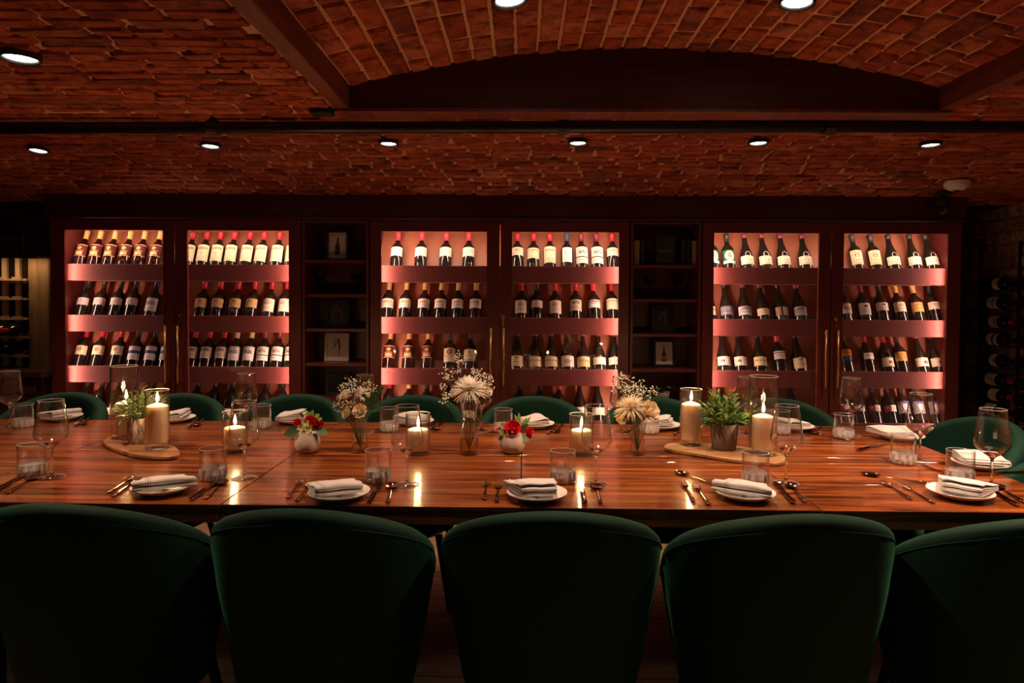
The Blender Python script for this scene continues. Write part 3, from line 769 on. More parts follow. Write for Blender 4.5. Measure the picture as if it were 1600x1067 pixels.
LM = {
 'maroon': label_mat('maroon', (.10,.008,.006), (.8,.55,.2), [(.45,.05,.2,.8),(.35,.05,.25,.75),(.12,.05,.2,.8)], [('e',.5,.68,.14,.13,(.85,.62,.25),False),('e',.5,.25,.25,.12,(.85,.65,.35),False)], [(.93,.97,(.8,.5,.2)),(.02,.05,(.8,.5,.2))]),
 'lilac': label_mat('lilac', (.62,.52,.52), INK, [(.75,.08,.2,.8),(.5,.1,.25,.75),(.3,.06,.2,.8)], None, [(.12,.15,(.35,.25,.25))]),
 'castle_white': label_mat('castle_white', (.72,.68,.68), INK, [(.9,.05,.2,.8),(.22,.04,.25,.75),(.12,.03,.3,.7)], [('r',.5,.62,.3,.14,(.14,.12,.14),False)], [(.03,.06,(.4,.2,.2))]),
 'crest_cream': label_mat('crest_cream', (.74,.64,.44), INK, [(.25,.05,.3,.7),(.15,.04,.3,.7)], [('e',.5,.6,.16,.22,(.25,.06,.05),False)]),
 'blue_band': label_mat('blue_band', (.70,.68,.70), INK, [(.9,.06,.25,.75),(.25,.04,.3,.7),(.15,.04,.3,.7)], [('e',.5,.57,.2,.06,(.02,.05,.12),True)], [(.46,.70,(.05,.12,.28))]),
 'castle_cream': label_mat('castle_cream', (.78,.68,.48), (.45,.33,.2), [(.6,.03,.15,.85),(.5,.05,.2,.8),(.42,.03,.15,.7),(.3,.04,.2,.8),(.2,.04,.15,.8),(.1,.04,.25,.75)], [('r',.5,.78,.36,.08,(.35,.24,.12),False)]),
 'tan_arch': label_mat('tan_arch', (.62,.42,.2), (.2,.1,.04), [(.4,.09,.15,.85),(.2,.05,.25,.75),(.92,.04,.2,.8)], [('e',.5,.68,.2,.14,(.3,.16,.05),False)]),
 'cream_plain': label_mat('cream_plain', (.74,.66,.5), INK, [(.85,.05,.2,.8),(.4,.04,.25,.75),(.25,.04,.25,.75)], [('e',.5,.66,.22,.12,(.3,.22,.14),False)]),
 'drawing': label_mat('drawing', (.62,.52,.38), INK, [(.35,.05,.2,.8),(.22,.05,.2,.8)], [('r',.5,.74,.28,.13,(.1,.08,.08),False)]),
 'double': label_mat('double', (.74,.68,.58), INK, [(.88,.04,.2,.8),(.8,.04,.2,.8),(.55,.03,.2,.8),(.2,.03,.2,.8)], [('r',.5,.68,.26,.09,(.12,.1,.1),False)], [(.36,.42,(.02,.015,.015))]),
 'white_lines': label_mat('white_lines', (.84,.78,.70), (.5,.35,.3), [(.8,.05,.2,.8),(.62,.1,.15,.85),(.4,.04,.2,.8)], None, [(.48,.50,(.5,.3,.25))]),
 'gold_box': label_mat('gold_box', (.76,.70,.64), INK, [(.35,.06,.2,.8),(.15,.04,.25,.75)], [('r',.5,.66,.28,.13,(.42,.25,.07),False)]),
 'red_seal': label_mat('red_seal', (.74,.64,.44), INK, [(.4,.03,.2,.8),(.3,.03,.25,.75)], [('e',.5,.72,.19,.18,(.42,.04,.03),True),('e',.5,.72,.08,.1,(.74,.6,.4),False)], [(.47,.49,(.3,.15,.1))]),
 'band_grey': label_mat('band_grey', (.74,.62,.38), INK, [(.5,.08,.2,.8),(.35,.04,.2,.8)], [('e',.5,.74,.07,.08,(.3,.06,.04),True)], [(0,.2,(.34,.36,.38))]),
 'blue_white': label_mat('blue_white', (.80,.78,.72), (.2,.25,.35), [(.2,.03,.25,.75),(.1,.03,.2,.8)], [('e',.5,.62,.32,.2,(.35,.42,.48),False)]),
 'red_dot': label_mat('red_dot', (.78,.64,.40), INK, [(.85,.03,.3,.7),(.45,.03,.2,.8)], [('e',.5,.8,.13,.13,(.5,.2,.06),False)], [(.38,.40,(.4,.25,.15))]),
 'script': label_mat('script', (.74,.62,.32), (.1,.07,.04), [(.93,.05,.2,.8),(.6,.22,.12,.88),(.3,.04,.3,.7)]),
 'green_disc': label_mat('green_disc', (.01,.12,.05), INK, [], [('e',.5,.58,.34,.36,(.78,.74,.6),True),('e',.5,.62,.16,.2,(.12,.1,.08),False)], [(0,.22,(.76,.72,.6))]),
 'arch': label_mat('arch', (.78,.70,.56), INK, [(.2,.08,.45,.75),(.9,.08,.35,.6)], [('e',.6,.5,.08,.1,(.5,.38,.2),False)]),
 'bird': label_mat('bird', (.72,.66,.56), (.45,.4,.33), [(.95,.05,.2,.8)], [('e',.36,.52,.14,.14,(.03,.02,.02),False)]),
 'sun_square': label_mat('sun_square', (.76,.65,.44), INK, [(.9,.05,.25,.75),(.82,.05,.25,.75),(.35,.03,.25,.75),(.28,.03,.25,.6),(.1,.03,.25,.8)], [('r',.42,.64,.14,.1,(.45,.08,.02),True),('e',.42,.62,.08,.06,(.9,.75,.5),True)]),
 'red_square': label_mat('red_square', (.74,.66,.5), INK, [(.9,.06,.15,.85)], [('r',.58,.48,.16,.16,(.4,.02,.02),True),('e',.64,.48,.05,.06,(.8,.7,.6),True)]),
 'ornate': label_mat('ornate', (.62,.58,.56), (.04,.03,.03), [(.6,.2,.15,.85),(.35,.12,.15,.85)], [('e',.5,.8,.28,.14,(.05,.04,.04),False)]),
 'grey_dark': label_mat('grey_dark', (.16,.15,.17), (.5,.5,.5), [(.2,.1,.15,.85)], [('e',.55,.7,.12,.16,(.45,.43,.45),False)]),
 'side_gold': label_mat('side_gold', (.66,.6,.5), (.1,.07,.05), [(.85,.05,.6,.9)], [('r',.18,.5,.26,.6,(.4,.2,.05),False),('r',.42,.5,.05,.6,(.015,.01,.01),True)]),
 'dark_dot': label_mat('dark_dot', (.70,.64,.58), INK, [(.4,.04,.15,.85),(.25,.03,.2,.8)], [('e',.5,.72,.12,.1,(.06,.02,.02),True)]),
 'rose': label_mat('rose', (.74,.66,.58), INK, [(.93,.03,.2,.8)], [('e',.5,.5,.25,.2,(.4,.2,.12),False)]),
 'orange_tan': label_mat('orange_tan', (.62,.36,.12), (.3,.15,.06), [(.7,.2,.2,.8),(.35,.15,.15,.85)]),
 'orange_navy': label_mat('orange_navy', (.7,.25,.03), (.25,.06,.01), [(.75,.4,.0,1.)], None, [(0,.42,(.05,.05,.09))], True),
 'red_part': label_mat('red_part', (.70,.66,.62), INK, [(.5,.06,.5,.85),(.35,.04,.5,.85)], [('r',.15,.5,.27,.6,(.4,.015,.02),True),('e',.22,.6,.1,.2,(.75,.7,.68),False)]),
 'checks': label_mat('checks', (.72,.70,.68), INK, [], None, (), False, (.03,.02,.03)),
 'red_bar': label_mat('red_bar', (.74,.72,.68), INK, [(.5,.12,.2,.8),(.25,.04,.3,.7)], None, [(.74,.86,(.25,.05,.04))]),
}
# style: (shape, cap, label, z0, z1, short description)
ST = {
 'A': ('bdx','gold','maroon',.118,.196,'gold-capped bottle, maroon label'),
 'B': ('bdx','black','lilac',.127,.172,'black-capped bottle, short pale label'),
 'C': ('bdx','black','castle_white',.088,.172,'black-capped bottle, tall castle label'),
 'D': ('bdx','red','crest_cream',.125,.182,'red-capped bottle, crested cream label'),
 'E': ('bdx','black','blue_band',.095,.180,'dark bottle, white label with blue band'),
 'F': ('bdx','red','castle_cream',.090,.196,'red-capped bottle, tall castle label'),
 'G': ('bdx','red','tan_arch',.115,.172,'red-capped bottle, tan label'),
 'H': ('bdx','red','cream_plain',.090,.172,'red-capped bottle, pale tall label'),
 'I': ('bdx','red','drawing',.108,.178,'red-capped bottle, drawn scene label'),
 'J': ('bdx','straw','castle_white',.095,.182,'straw-capped bottle, white castle label'),
 'K': ('bdx','maroon','double',.095,.182,'maroon-capped bottle, split white label'),
 'L': ('bdx','pink','white_lines',.130,.188,'bright red-capped bottle, white label'),
 'M': ('bdx','gold','gold_box',.120,.178,'gold-capped bottle, label with gold box'),
 'N': ('bdx','black','red_seal',.095,.182,'dark bottle, cream label with red seal'),
 'O': ('bdx','black','band_grey',.100,.175,'dark bottle, cream label over grey band'),
 'P': ('bdx','red','cream_plain',.138,.190,'red-capped bottle, short cream label'),
 'Q': ('bdx','red','castle_cream',.118,.186,'red-capped bottle, mid-height cream label'),
 'R': ('bdx','blue','blue_white',.095,.190,'blue-capped bottle, narrow white label'),
 'S': ('bdx','maroon','double',.088,.195,'maroon-capped bottle, tall cream label'),
 'T': ('bgy','black','red_dot',.070,.135,'dark round-shouldered bottle, cream label'),
 'U': ('bgy','red','script',.070,.132,'red-capped bottle, yellow script label'),
 'V': ('bgy','black','rose',.070,.138,'black-capped bottle, grey crest label'),
 'W': ('bdx','black','green_disc',.093,.178,'black-capped bottle, green label, white disc'),
 'X': ('bgy','maroon','arch',.085,.150,'maroon-capped bottle, plain cream label'),
 'Y': ('bgy','black','grey_dark',.085,.140,'black bottle, dark grey label'),
 'Z': ('bgy','maroon','ornate',.085,.145,'maroon-capped bottle, ornate black-and-white label'),
 'a': ('bgy','black','red_dot',.085,.128,'black-capped bottle, low yellow label'),
 'b': ('bgy','black','side_gold',.085,.138,'black bottle, gold and white label'),
 'c': ('bgy','red','ornate',.085,.142,'red-capped bottle, oval white label'),
 'd': ('bgy','black','bird',.085,.155,'black-capped bottle, label with black emblem'),
 'e': ('bgy','black','script',.085,.140,'black-capped bottle, yellow label'),
 'f': ('bdx','pink','red_bar',.128,.178,'pink-collared bottle, white label, red bar'),
 'g': ('bdx','black','sun_square',.090,.182,'black-capped bottle, label with orange square'),
 'h': ('bgy','black','arch',.088,.145,'black-capped bottle, low script label'),
 'i': ('bdx','black','rose',.100,.165,'dark bottle, white rose crest label'),
 'j': ('bdx','maroon','dark_dot',.094,.168,'maroon-capped bottle, label with dark dot'),
 'k': ('bdx','black','dark_dot',.122,.172,'black-capped bottle, short dark-dot label'),
 'l': ('bdx','gold','cream_plain',.115,.175,'pale-capped bottle, tan label'),
 'm': ('bdx','gold','orange_tan',.115,.175,'pale-capped bottle, orange label'),
 'n': ('bdx','black','cream_plain',.132,.178,'dark bottle, small cream label'),
 'o': ('bdx','black','orange_navy',.125,.190,'dark bottle, orange and navy label'),
 'p': ('bdx','red','blue_white',.132,.170,'red-capped bottle, small grey label'),
 'q': ('bdx','red','red_square',.088,.142,'red-capped bottle, red square label'),
 'r': ('bgy','red','red_square',.088,.142,'red-capped sloping bottle, red square label'),
 's': ('bdx','black','orange_tan',.122,.178,'dark bottle, peach label'),
 't': ('bdx','black','red_part',.122,.160,'dark bottle, red and white label'),
 'u': ('bdx','black','checks',.110,.185,'dark bottle, checked label, purple top'),
 'v': ('bgy','red','arch',.085,.130,'red-capped bottle in shadow'),
 'w': ('bdx','black','band_grey',.060,.105,'dark bottle in shadow'),
 'x': ('bdx','red','rose',.060,.120,'red-capped bottle in shadow'),
 'y': ('bdx','gold','red_dot',.060,.120,'gold-capped bottle in shadow'),
}
ROWS = [
 # door, row, [(px, style)...]
 (0,0,[(123.7,'A'),(147,'A'),(169,'A'),(193,'A'),(216,'A'),(240,'A')]),
 (0,1,[(127,'B'),(153,'B'),(179,'B'),(204,'B'),(235,'C')]),
 (0,2,[(124,'D'),(151,'D'),(180.5,'D'),(208,'E'),(233.5,'E'),(258,'E')]),
 (0,3,[(127,'w'),(150,'w'),(176,'w'),(205,'w'),(232,'w')]),
 (1,0,[(293,'F'),(315,'F'),(337,'F'),(359,'F'),(383.5,'F'),(405.5,'F'),(431,'F'),(454,'F')]),
 (1,1,[(312.6,'G'),(338.5,'G'),(365.5,'G'),(391,'G'),(418,'H'),(443,'H')]),
 (1,2,[(298,'I'),(320,'I'),(343.5,'I'),(364.5,'J'),(386.5,'J'),(409,'K'),(431,'K'),(453,'K')]),
 (1,3,[(302,'w'),(328,'w'),(356,'w'),(384,'w'),(410,'w'),(436,'w')]),
 (2,0,[(618.7,'L'),(657,'L'),(695.7,'L'),(732,'L')]),
 (2,1,[(605,'M'),(631.6,'M'),(661,'M'),(687,'M'),(714.5,'M'),(742,'M')]),
 (2,2,[(607,'A'),(637,'A'),(666.5,'A'),(702.5,'N'),(733.4,'O')]),
 (2,3,[(606,'x'),(636,'y'),(665,'w'),(698,'V'),(733,'w')]),
 (3,0,[(808.6,'P'),(832.7,'Q'),(859,'F'),(886,'R'),(909.8,'S'),(933.4,'S'),(957.6,'P')]),
 (3,1,[(813.6,'H'),(838.6,'B'),(868,'H'),(899.4,'I'),(929,'f'),(957,'Q')]),
 (3,2,[(807.4,'T'),(836,'U'),(861,'U'),(887,'V'),(912,'U'),(937,'v'),(961,'v')]),
 (3,3,[(812,'w'),(843,'w'),(873,'x'),(907,'v'),(935,'v')]),
 (4,0,[(1115,'W'),(1139.5,'W'),(1168,'X'),(1196.8,'X'),(1225.5,'X'),(1258.6,'X')]),
 (4,1,[(1109,'e'),(1136,'Y'),(1164,'Z'),(1193.5,'a'),(1222,'b'),(1251,'c')]),
 (4,2,[(1131,'d'),(1157.5,'d'),(1188,'e'),(1220,'f'),(1250,'T')]),
 (4,3,[(1128,'w'),(1156,'x'),(1184,'w'),(1212,'w'),(1240,'V')]),
 (5,0,[(1340.4,'g'),(1369,'g'),(1397,'h'),(1430,'h'),(1457.4,'h')]),
 (5,1,[(1322,'i'),(1352,'j'),(1380,'k'),(1408.5,'l'),(1435.5,'m'),(1462.5,'n')]),
 (5,2,[(1324.5,'o'),(1358,'p'),(1388,'q'),(1410,'s'),(1441.5,'r'),(1465.5,'r')]),
 (5,3,[(1319,'t'),(1344,'t'),(1368,'t'),(1392.5,'t'),(1414,'u'),(1438,'u'),(1463,'u')]),
]
ORD = 'first second third fourth fifth sixth seventh eighth ninth'.split()
RN = ('top', 'second', 'third', 'lowest')
_lm = {}
def make_bottle(name, st, loc, rot, label, group):
    kind, cap, lab, z0, z1, desc = ST[st]
    t = thing(name, label, 'bottle', loc, 0, group); t.rotation_euler = rot
    b, c = BM[kind]; r = .0374 if kind == 'bdx' else .0404
    if kind == 'bgy': z1 = min(z1, .140)
    bo = obj('bottle_glass', b, None, t)
    if not b.materials: b.materials.append(BOTGLASS)
    if lab == 'maroon': bo.material_slots[0].link = 'OBJECT'; bo.material_slots[0].material = BOTRED
    co = obj('capsule', c, None, t)
    if not c.materials: c.materials.append(CAPS['black'])
    co.material_slots[0].link = 'OBJECT'; co.material_slots[0].material = CAPS[cap]
    k = (kind, lab, z0, z1)
    if k not in _lm:
        me = label_mesh(r, z0, z1, R(50) if lab == 'blue_white' else R(70)); me.materials.append(LM[lab]); _lm[k] = me
    obj('paper_label', _lm[k], None, t)
    if st in ('X', 'h'):
        if 'arch' not in _lm:
            g = G(); rr = .0412
            pts = [(rr*math.sin(a_ * .020/rr) , -rr*math.cos(a_ * .02/rr), zz) for a_, zz in [(-.72,.138),(-.74,.150),(-.6,.160),(-.3,.167),(0,.169),(.3,.167),(.6,.160),(.74,.150),(.72,.138)]]
            pts = [(p_[0], p_[1] + max(0, (p_[2]-.145))*.28, p_[2]) for p_ in pts]
            g.tube(pts, .0022, 5, .5); _lm['arch'] = g.mesh('arch_band', True)
        obj('arch_band', _lm['arch'], LM['arch'], t)
    return t
for dr, rw, items in ROWS:
    zs = zl_[rw] - LIPH
    for k, (px, st) in enumerate(items):
        yl = {0: 415.5, 1: 495.5, 2: 575, 3: 655}[rw]
        r = .0372 if ST[st][0] == 'bdx' else .0402
        Dl = DB0 + LIPH * T22 - r / math.cos(TILT) - .001
        x = X(px, Dl, yl)
        zb = zs + r * math.sin(TILT) + .001
        Db = DB0 + (zb - zs) * T22 - r / math.cos(TILT) - .001
        lab = ST[st][5] + ', ' + ORD[k] + ' along ' + RN[rw] + ' shelf, ' + ORD[dr] + ' cabinet door'
        make_bottle('wine_bottle', st, (x, Db, zb), (-TILT, 0, rnd.uniform(-.04, .04)), lab, RN[rw] + ' shelf bottles behind the ' + ORD[dr] + ' cabinet door')

# ------------------------------------------------------------------ brick wall rack with lying bottles
XW = XR - .075
t = thing('wine_rack', 'black metal wall rack holding lying bottles against whitewashed bricks', 'rack', (XR - .03, 3.9, .3))
for yy in (-.52, -.27, .03, .36):
    g = G(); g.box(.005, .014, yy - .008, yy + .008, 0, 1.35); obj('rail', g.mesh('rail'), BLACK, t)
rz = [at(1575, yy, 3.95).z for yy in (440, 470, 500, 528, 561, 592, 616, 640, 668)]
cnt = 0
stl = ['n','H','B','C','Q','H','I','C','S','E','P','l','k','D']
for ri, z in enumerate(rz):
    if z < .45: continue
    for ci, (y0, pname) in enumerate(((4.16, 'innermost'), (3.84, 'middle'), (3.52, 'outer'))):
        z_ = z - .012
        g = G()
        for d in (-.065, -.215):
            g.tube([(.008, y0 + d - 3.9, z_ - .041 - .3), (-.082, y0 + d - 3.9, z_ - .041 - .3), (-.088, y0 + d - 3.9, z_ - .030 - .3)], .0035, 6)
        obj('peg', g.mesh('peg'), BLACK, t)
        st = stl[(ri * 3 + ci * 5) % len(stl)]
        # local -y (label face) must look to -x : rotate; axis towards -y
        M = Matrix(((0, 1, 0), (0, 0, -1), (-1, 0, 0)))   # local x->-z, y->x, z->-y
        b = make_bottle('wine_bottle', st, (XW, y0, z_), M.to_euler(),
                        'lying dark bottle on brick wall rack, ' + ORD[ri] + ' row down, ' + pname + ' column', 'bottles lying on the wall rack')
        cnt += 1

# ------------------------------------------------------------------ timber corner on the far side: post, crate rack, counter
DP = 4.08
x0, x1 = X(44, DP), X(78, DP)
post = struct(bx('pillar', x0, x1, DP, DP + .16, 0, at(50, 403, DP).z, POST, bev=.006))
bx0 = struct(bx('beam.002', XL, X(84, 4.0), 4.0, 4.2, at(50, 401, 4.0).z, CAMZ + .60, BLACKM, bev=.004))
bx1 = struct(bx('beam.003', XL, X(40, 3.98), 3.97, 4.0, at(20, 397, 3.98).z, at(20, 366, 3.98).z, DARKWOOD, bev=.004))
t = thing('bottle_rack', 'pale wooden lattice bottle rack lit warmly beside the timber post', 'rack', (X(10, DP), DP + .05, at(10, 573, DP).z))
oz = t.location.z
xr0, xr1 = -.38, X(43, DP) - t.location.x
zts = [at(20, yy, DP).z - oz for yy in (437, 467, 498, 527, 556)]
k = 0
xx = xr1 - .03
while xx > xr0:
    g = G(); g.box(xx, xx + .028, 0, .02, 0, at(20, 400, DP).z - oz); obj('upright_slat', g.mesh('slat'), CRATE, t); xx -= .082
for zz in zts:
    g = G(); g.box(xr0, xr1, -.06, .06, zz - .006, zz + .006)
    q = xr0
    while q < xr1 - .05:
        g.box(q + .022, q + .075, -.075, -.06, zz - .006, zz + .016); q += .082
    obj('cross_slat', g.mesh('slat'), CRATE, t)
obj('rack_back', (lambda q: (q.box(xr0, xr1, .10, .11, 0, at(20, 400, DP).z - oz), q.mesh('b'))[1])(G()), mat('rack_back_dark', (.05,.03,.015), .8), t)  # back panel in one even dark brown
ww = t.location
for k, (px, ri, st) in enumerate(((12, 3, 'y'), (30, 3, 'x'), (22, 4, 'w'), (4, 4, 'n'))):
    z = oz + zts[ri] + .006 + .0405
    make_bottle('wine_bottle', st, (X(px, DP), DP + .14, z), (R(90), 0, 0), 'bottle lying neck outward in the lattice rack, ' + ORD[k] + ' of the few', 'bottles in the lattice rack')
lamp = thing('rack_lamp', 'small warm lamp bar under the dark beam above the lattice rack', 'lamp', (X(40, 4.0), 4.0, at(20, 399, 4.0).z - .012))
g = G(); g.box(-.3, .06, -.012, .012, -.004, .010); obj('lamp_body', g.mesh('lb'), BLACKM, lamp)
l = add_light('lamp_light', 'AREA', (-.10, 0, -.006), .34, (1, .58, .28), lamp, shape='RECTANGLE', size=.36, size_y=.02); l.rotation_euler = (R(12), 0, 0)
# counter
zc = at(20, 578, 3.9).z
t = thing('side_counter', 'dark wooden counter below the lattice rack by the timber post', 'counter', (X(5, 3.95), 3.9, 0))
ox = t.location.x; cx1 = X(64, 3.8) - ox
g = G(); g.box(-.45, cx1, -.10, .16, zc - .03, zc); obj('worktop', g.mesh('top'), DARKWOOD, t)
g = G(); g.box(-.45, cx1 - .03, -.06, .155, .0, zc - .03); obj('cupboard_body', g.mesh('body'), DARKWOOD, t)
g = G(); g.box(-.40, cx1 - .06, -.075, -.06, .08, zc - .14); g.box(-.40, cx1 - .06, -.075, -.06, zc - .13, zc - .05); obj('door', g.mesh('d'), DARKWOOD, t)

# ------------------------------------------------------------------ tables
YT0, YT1 = T(814, 793).y, T(814, 661.5).y
JX = [-3.16, -2.37, T(500, 682).x * 0 - 1.58, -.79, 0.0, .79, 1.52]
JX = [-3.16, -2.37, -1.58, -.79, T(814.6, 760).x, .79, 1.52]
YM = (YT0 + YT1) / 2
TL = ['far end', 'fifth', 'first', 'second', 'third', 'last']
names_f = ['outermost glossy table section beyond the timber post end', 'glossy table section fronted by the first green chair', 'glossy table section set before the second green chair',
           'glossy table section holding the tall chrysanthemum vase', 'glossy table section holding the short vase and striped-fold napkins', 'glossy end table section in front of the brick wall']
plank_cache = {}
for i in range(6):
    for j, (ya, yb) in enumerate(((YT0, YM), (YM, YT1))):
        xa, xb = JX[i] + .0018, JX[i+1] - .0018; ya_, yb_ = ya + (.0015 if j else 0), yb - (0 if j else .0015)
        row = 'chair-lined front row' if j == 0 else 'row nearer the cabinets'
        nm = 'brown glossy wooden table, ' + ORD[i] + ' from the timber post end, ' + row
        o = Vector(((xa + xb) / 2, (ya_ + yb_) / 2, 0)); t = thing('dining_table', nm, 'table', o, 0, 'dining tables pushed together')
        n = 7; wv = (yb_ - ya_) / n
        for k in range(n):
            key = (round(xb - xa, 3), round(wv, 4), k)
            kk = (round(xb - xa, 3), round(wv, 4))
            if kk not in plank_cache: plank_cache[kk] = bbox(xb - xa, wv - .0002, .028, .0005)
            obj('plank', plank_cache[kk], TABLE, t, (0, ya_ + wv * (k + .5) - o.y, TZ - .014))
        g = G(); e = .0
        if j == 0: g.box(-(xb-xa)/2, (xb-xa)/2, -(yb_-ya_)/2 + .001, -(yb_-ya_)/2 + .022, TZ - .048, TZ - .0285)
        else: g.box(-(xb-xa)/2, (xb-xa)/2, (yb_-ya_)/2 - .022, (yb_-ya_)/2 - .001, TZ - .048, TZ - .0285)
        obj('apron', g.mesh('apron'), APRON, t)
        g = G(); g.box(-(xb-xa)/2 + .01, (xb-xa)/2 - .01, -.04, .04, TZ - .048, TZ - .0285); obj('frame_rail', g.mesh('rail'), BLACKM, t)
        for sx in (-1, 1):
            lx = sx * ((xb-xa)/2 - .05); sj = 1 if j == 0 else -1; ly = sj * .0
            g = G(); g.box(lx - .022, lx + .022, ly - .022, ly + .022, 0, TZ - .048); obj('leg', g.mesh('leg'), BLACK, t)
            g = G(); ly = sj * ((yb_-ya_)/2 - .04); g.box(lx - .022, lx + .022, ly - .022, ly + .022, 0, TZ - .048); obj('leg', g.mesh('leg'), BLACK, t)

# ------------------------------------------------------------------ chairs
def zt(ph):
    a = min(1, abs(ph) / R(105)); return .600 + .240 * (1 - a ** 2.1)
def plan(ph, s, z):
    a, b, e = .278, .275, 2.3
    sc = (.72 + .28 * min(1, max(0, (z - .28) / .42)) ** .8) * 1.0
    a = (a - s) * sc; b = (b - s) * sc
    sx, cxx = math.sin(ph), -math.cos(ph)
    k = (abs(sx) ** e + abs(cxx) ** e) ** (-1 / e)
    return Vector((a * k * sx, b * k * cxx, z))
def chair_meshes():
    PH = R(122); n = 48; TH = .052
    prof = []
    v = []; f = []; m = 0
    for i in range(n + 1):
        ph = -PH + 2 * PH * i / n; top = zt(ph)
        endf = min(1, (PH - abs(ph)) / R(10)); endf = math.sqrt(max(.0, 1 - (1 - endf) ** 2)); th = TH * (.15 + .85 * endf); mid = TH / 2
        ring = []
        zs = [.30, .38, .46, .54, .62, top - .055, top - .026]
        zs = [min(q, top - .026 - .004 * (6 - k)) for k, q in enumerate(zs)]
        o_ = mid - th / 2; i_ = mid + th / 2
        for z in zs: ring.append(plan(ph, o_, z))
        for k in range(1, 7):
            a = PI * k / 7; ring.append(plan(ph, mid - th / 2 * math.cos(a), top - .026 + .026 * math.sin(a)))
        for z in reversed(zs): ring.append(plan(ph, i_, z))
        m = len(ring); v += ring
    for i in range(n):
        for k in range(m):
            k2 = (k + 1) % m; f.append((i*m+k, (i+1)*m+k, (i+1)*m+k2, i*m+k2))
    f.append(tuple(range(m))); f.append(tuple(n*m + k for k in range(m - 1, -1, -1)))
    shell = mesh('shell', v, f, True)
    # top seam
    g = G(); pts = []
    for i in range(49):
        ph = -R(116) + R(232) * i / 48; pts.append(plan(ph, .0005, zt(ph) - .030))
    g.tube(pts, .0022, 6); 
    for s in (-1, 1):
        pts = [plan(s * (R(78) - R(22) * k / 9), -.0003, zt(s*R(78)) - .035 - (zt(R(78)) - .345) * k / 9) for k in range(10)]
        g.tube(pts, .002, 6)
    seam = g.mesh('seam', True)
    # seat cushion
    g = G(); v = []; f = []; rings = [(.0, .455), (.7, .458), (.93, .45), (1.0, .43), (1.0, .36), (.93, .335), (.0, .33)]
    seg = 32
    for s, z in rings:
        for k in range(seg):
            a = 2*PI*k/seg; e = 2.6; q = (abs(math.cos(a))**e + abs(math.sin(a))**e) ** (-1/e)
            v.append((.205 * s * q * math.cos(a), .215 * s * q * math.sin(a) + .015, z))
    for i in range(len(rings) - 1):
        for k in range(seg): k2 = (k+1) % seg; f.append((i*seg+k, (i+1)*seg+k, (i+1)*seg+k2, i*seg+k2))
    seat = mesh('seat', v, f, True)
    g = G(); g.lathe([(0, .27), (.17, .28), (.2, .31), (.2, .335), (0, .335)], 28, caps=False); under = g.mesh('under', True)
    legs = []
    for sx in (-1, 1):
        for sy in (-1, 1):
            g = G(); g.tube([(sx*.15, sy*.15, .30), (sx*.20, sy*.20, 0.0)], [.016, .010], 10); legs.append(g.mesh('leg', True))
    return shell, seam, seat, under, legs
SH, SE, SEAT, UND, LEGS = chair_meshes()
def make_chair(label, loc, rz, group):
    t = thing('tub_chair', label, 'chair', loc, rz, group)
    obj('backrest', SH, VELVET, t); obj('seam_piping', SE, VELVET, t); obj('seat', SEAT, VELVET, t); obj('seat_base', UND, BLACK, t)
    for l in LEGS: obj('leg', l, BLACK, t)
    return t
CY = YT0 - .035
cnear = [(130, 'green velvet tub chair, back to viewer, at the timber post end'), (493, 'green velvet tub chair, back to viewer, second from timber post end'),
         (863, 'green velvet tub chair, back to viewer, in the middle of the front row'), (1231, 'green velvet tub chair, back to viewer, fourth along the front row'),
         (1603, 'green velvet tub chair, back to viewer, partly cut at the brick wall side')]
for i, (px, lb) in enumerate(cnear):
    make_chair(lb, (X(px, 1.60, 850), CY + (.02 if i == 0 else 0), 0), R((-3, -2, 0, 2, 3)[i]), 'green tub chairs along the front')
CF = YT1 + .045
cfar = [(-82, 'outermost far-side'), (105, 'first far-side'), (288, 'second far-side'), (468, 'third far-side'), (651, 'fourth far-side'), (835, 'fifth far-side'), (1022, 'sixth far-side'), (1208, 'seventh far-side')]
for i, (px, lb) in enumerate(cfar):
    make_chair(lb + ' green velvet tub chair from the timber post, facing the camera', (X(px, 3.25, 640), CF, 0), R(180 + rnd.uniform(-3, 3)), 'green tub chairs along the cabinets')
make_chair('green velvet tub chair at the table end, closer to the cabinets', (1.66, 2.72, 0), R(90 + 6), 'green tub chairs at the table end')
make_chair('green velvet tub chair at the table end, cut by the picture edge', (1.63, 2.12, 0), R(90 + 2), 'green tub chairs at the table end')

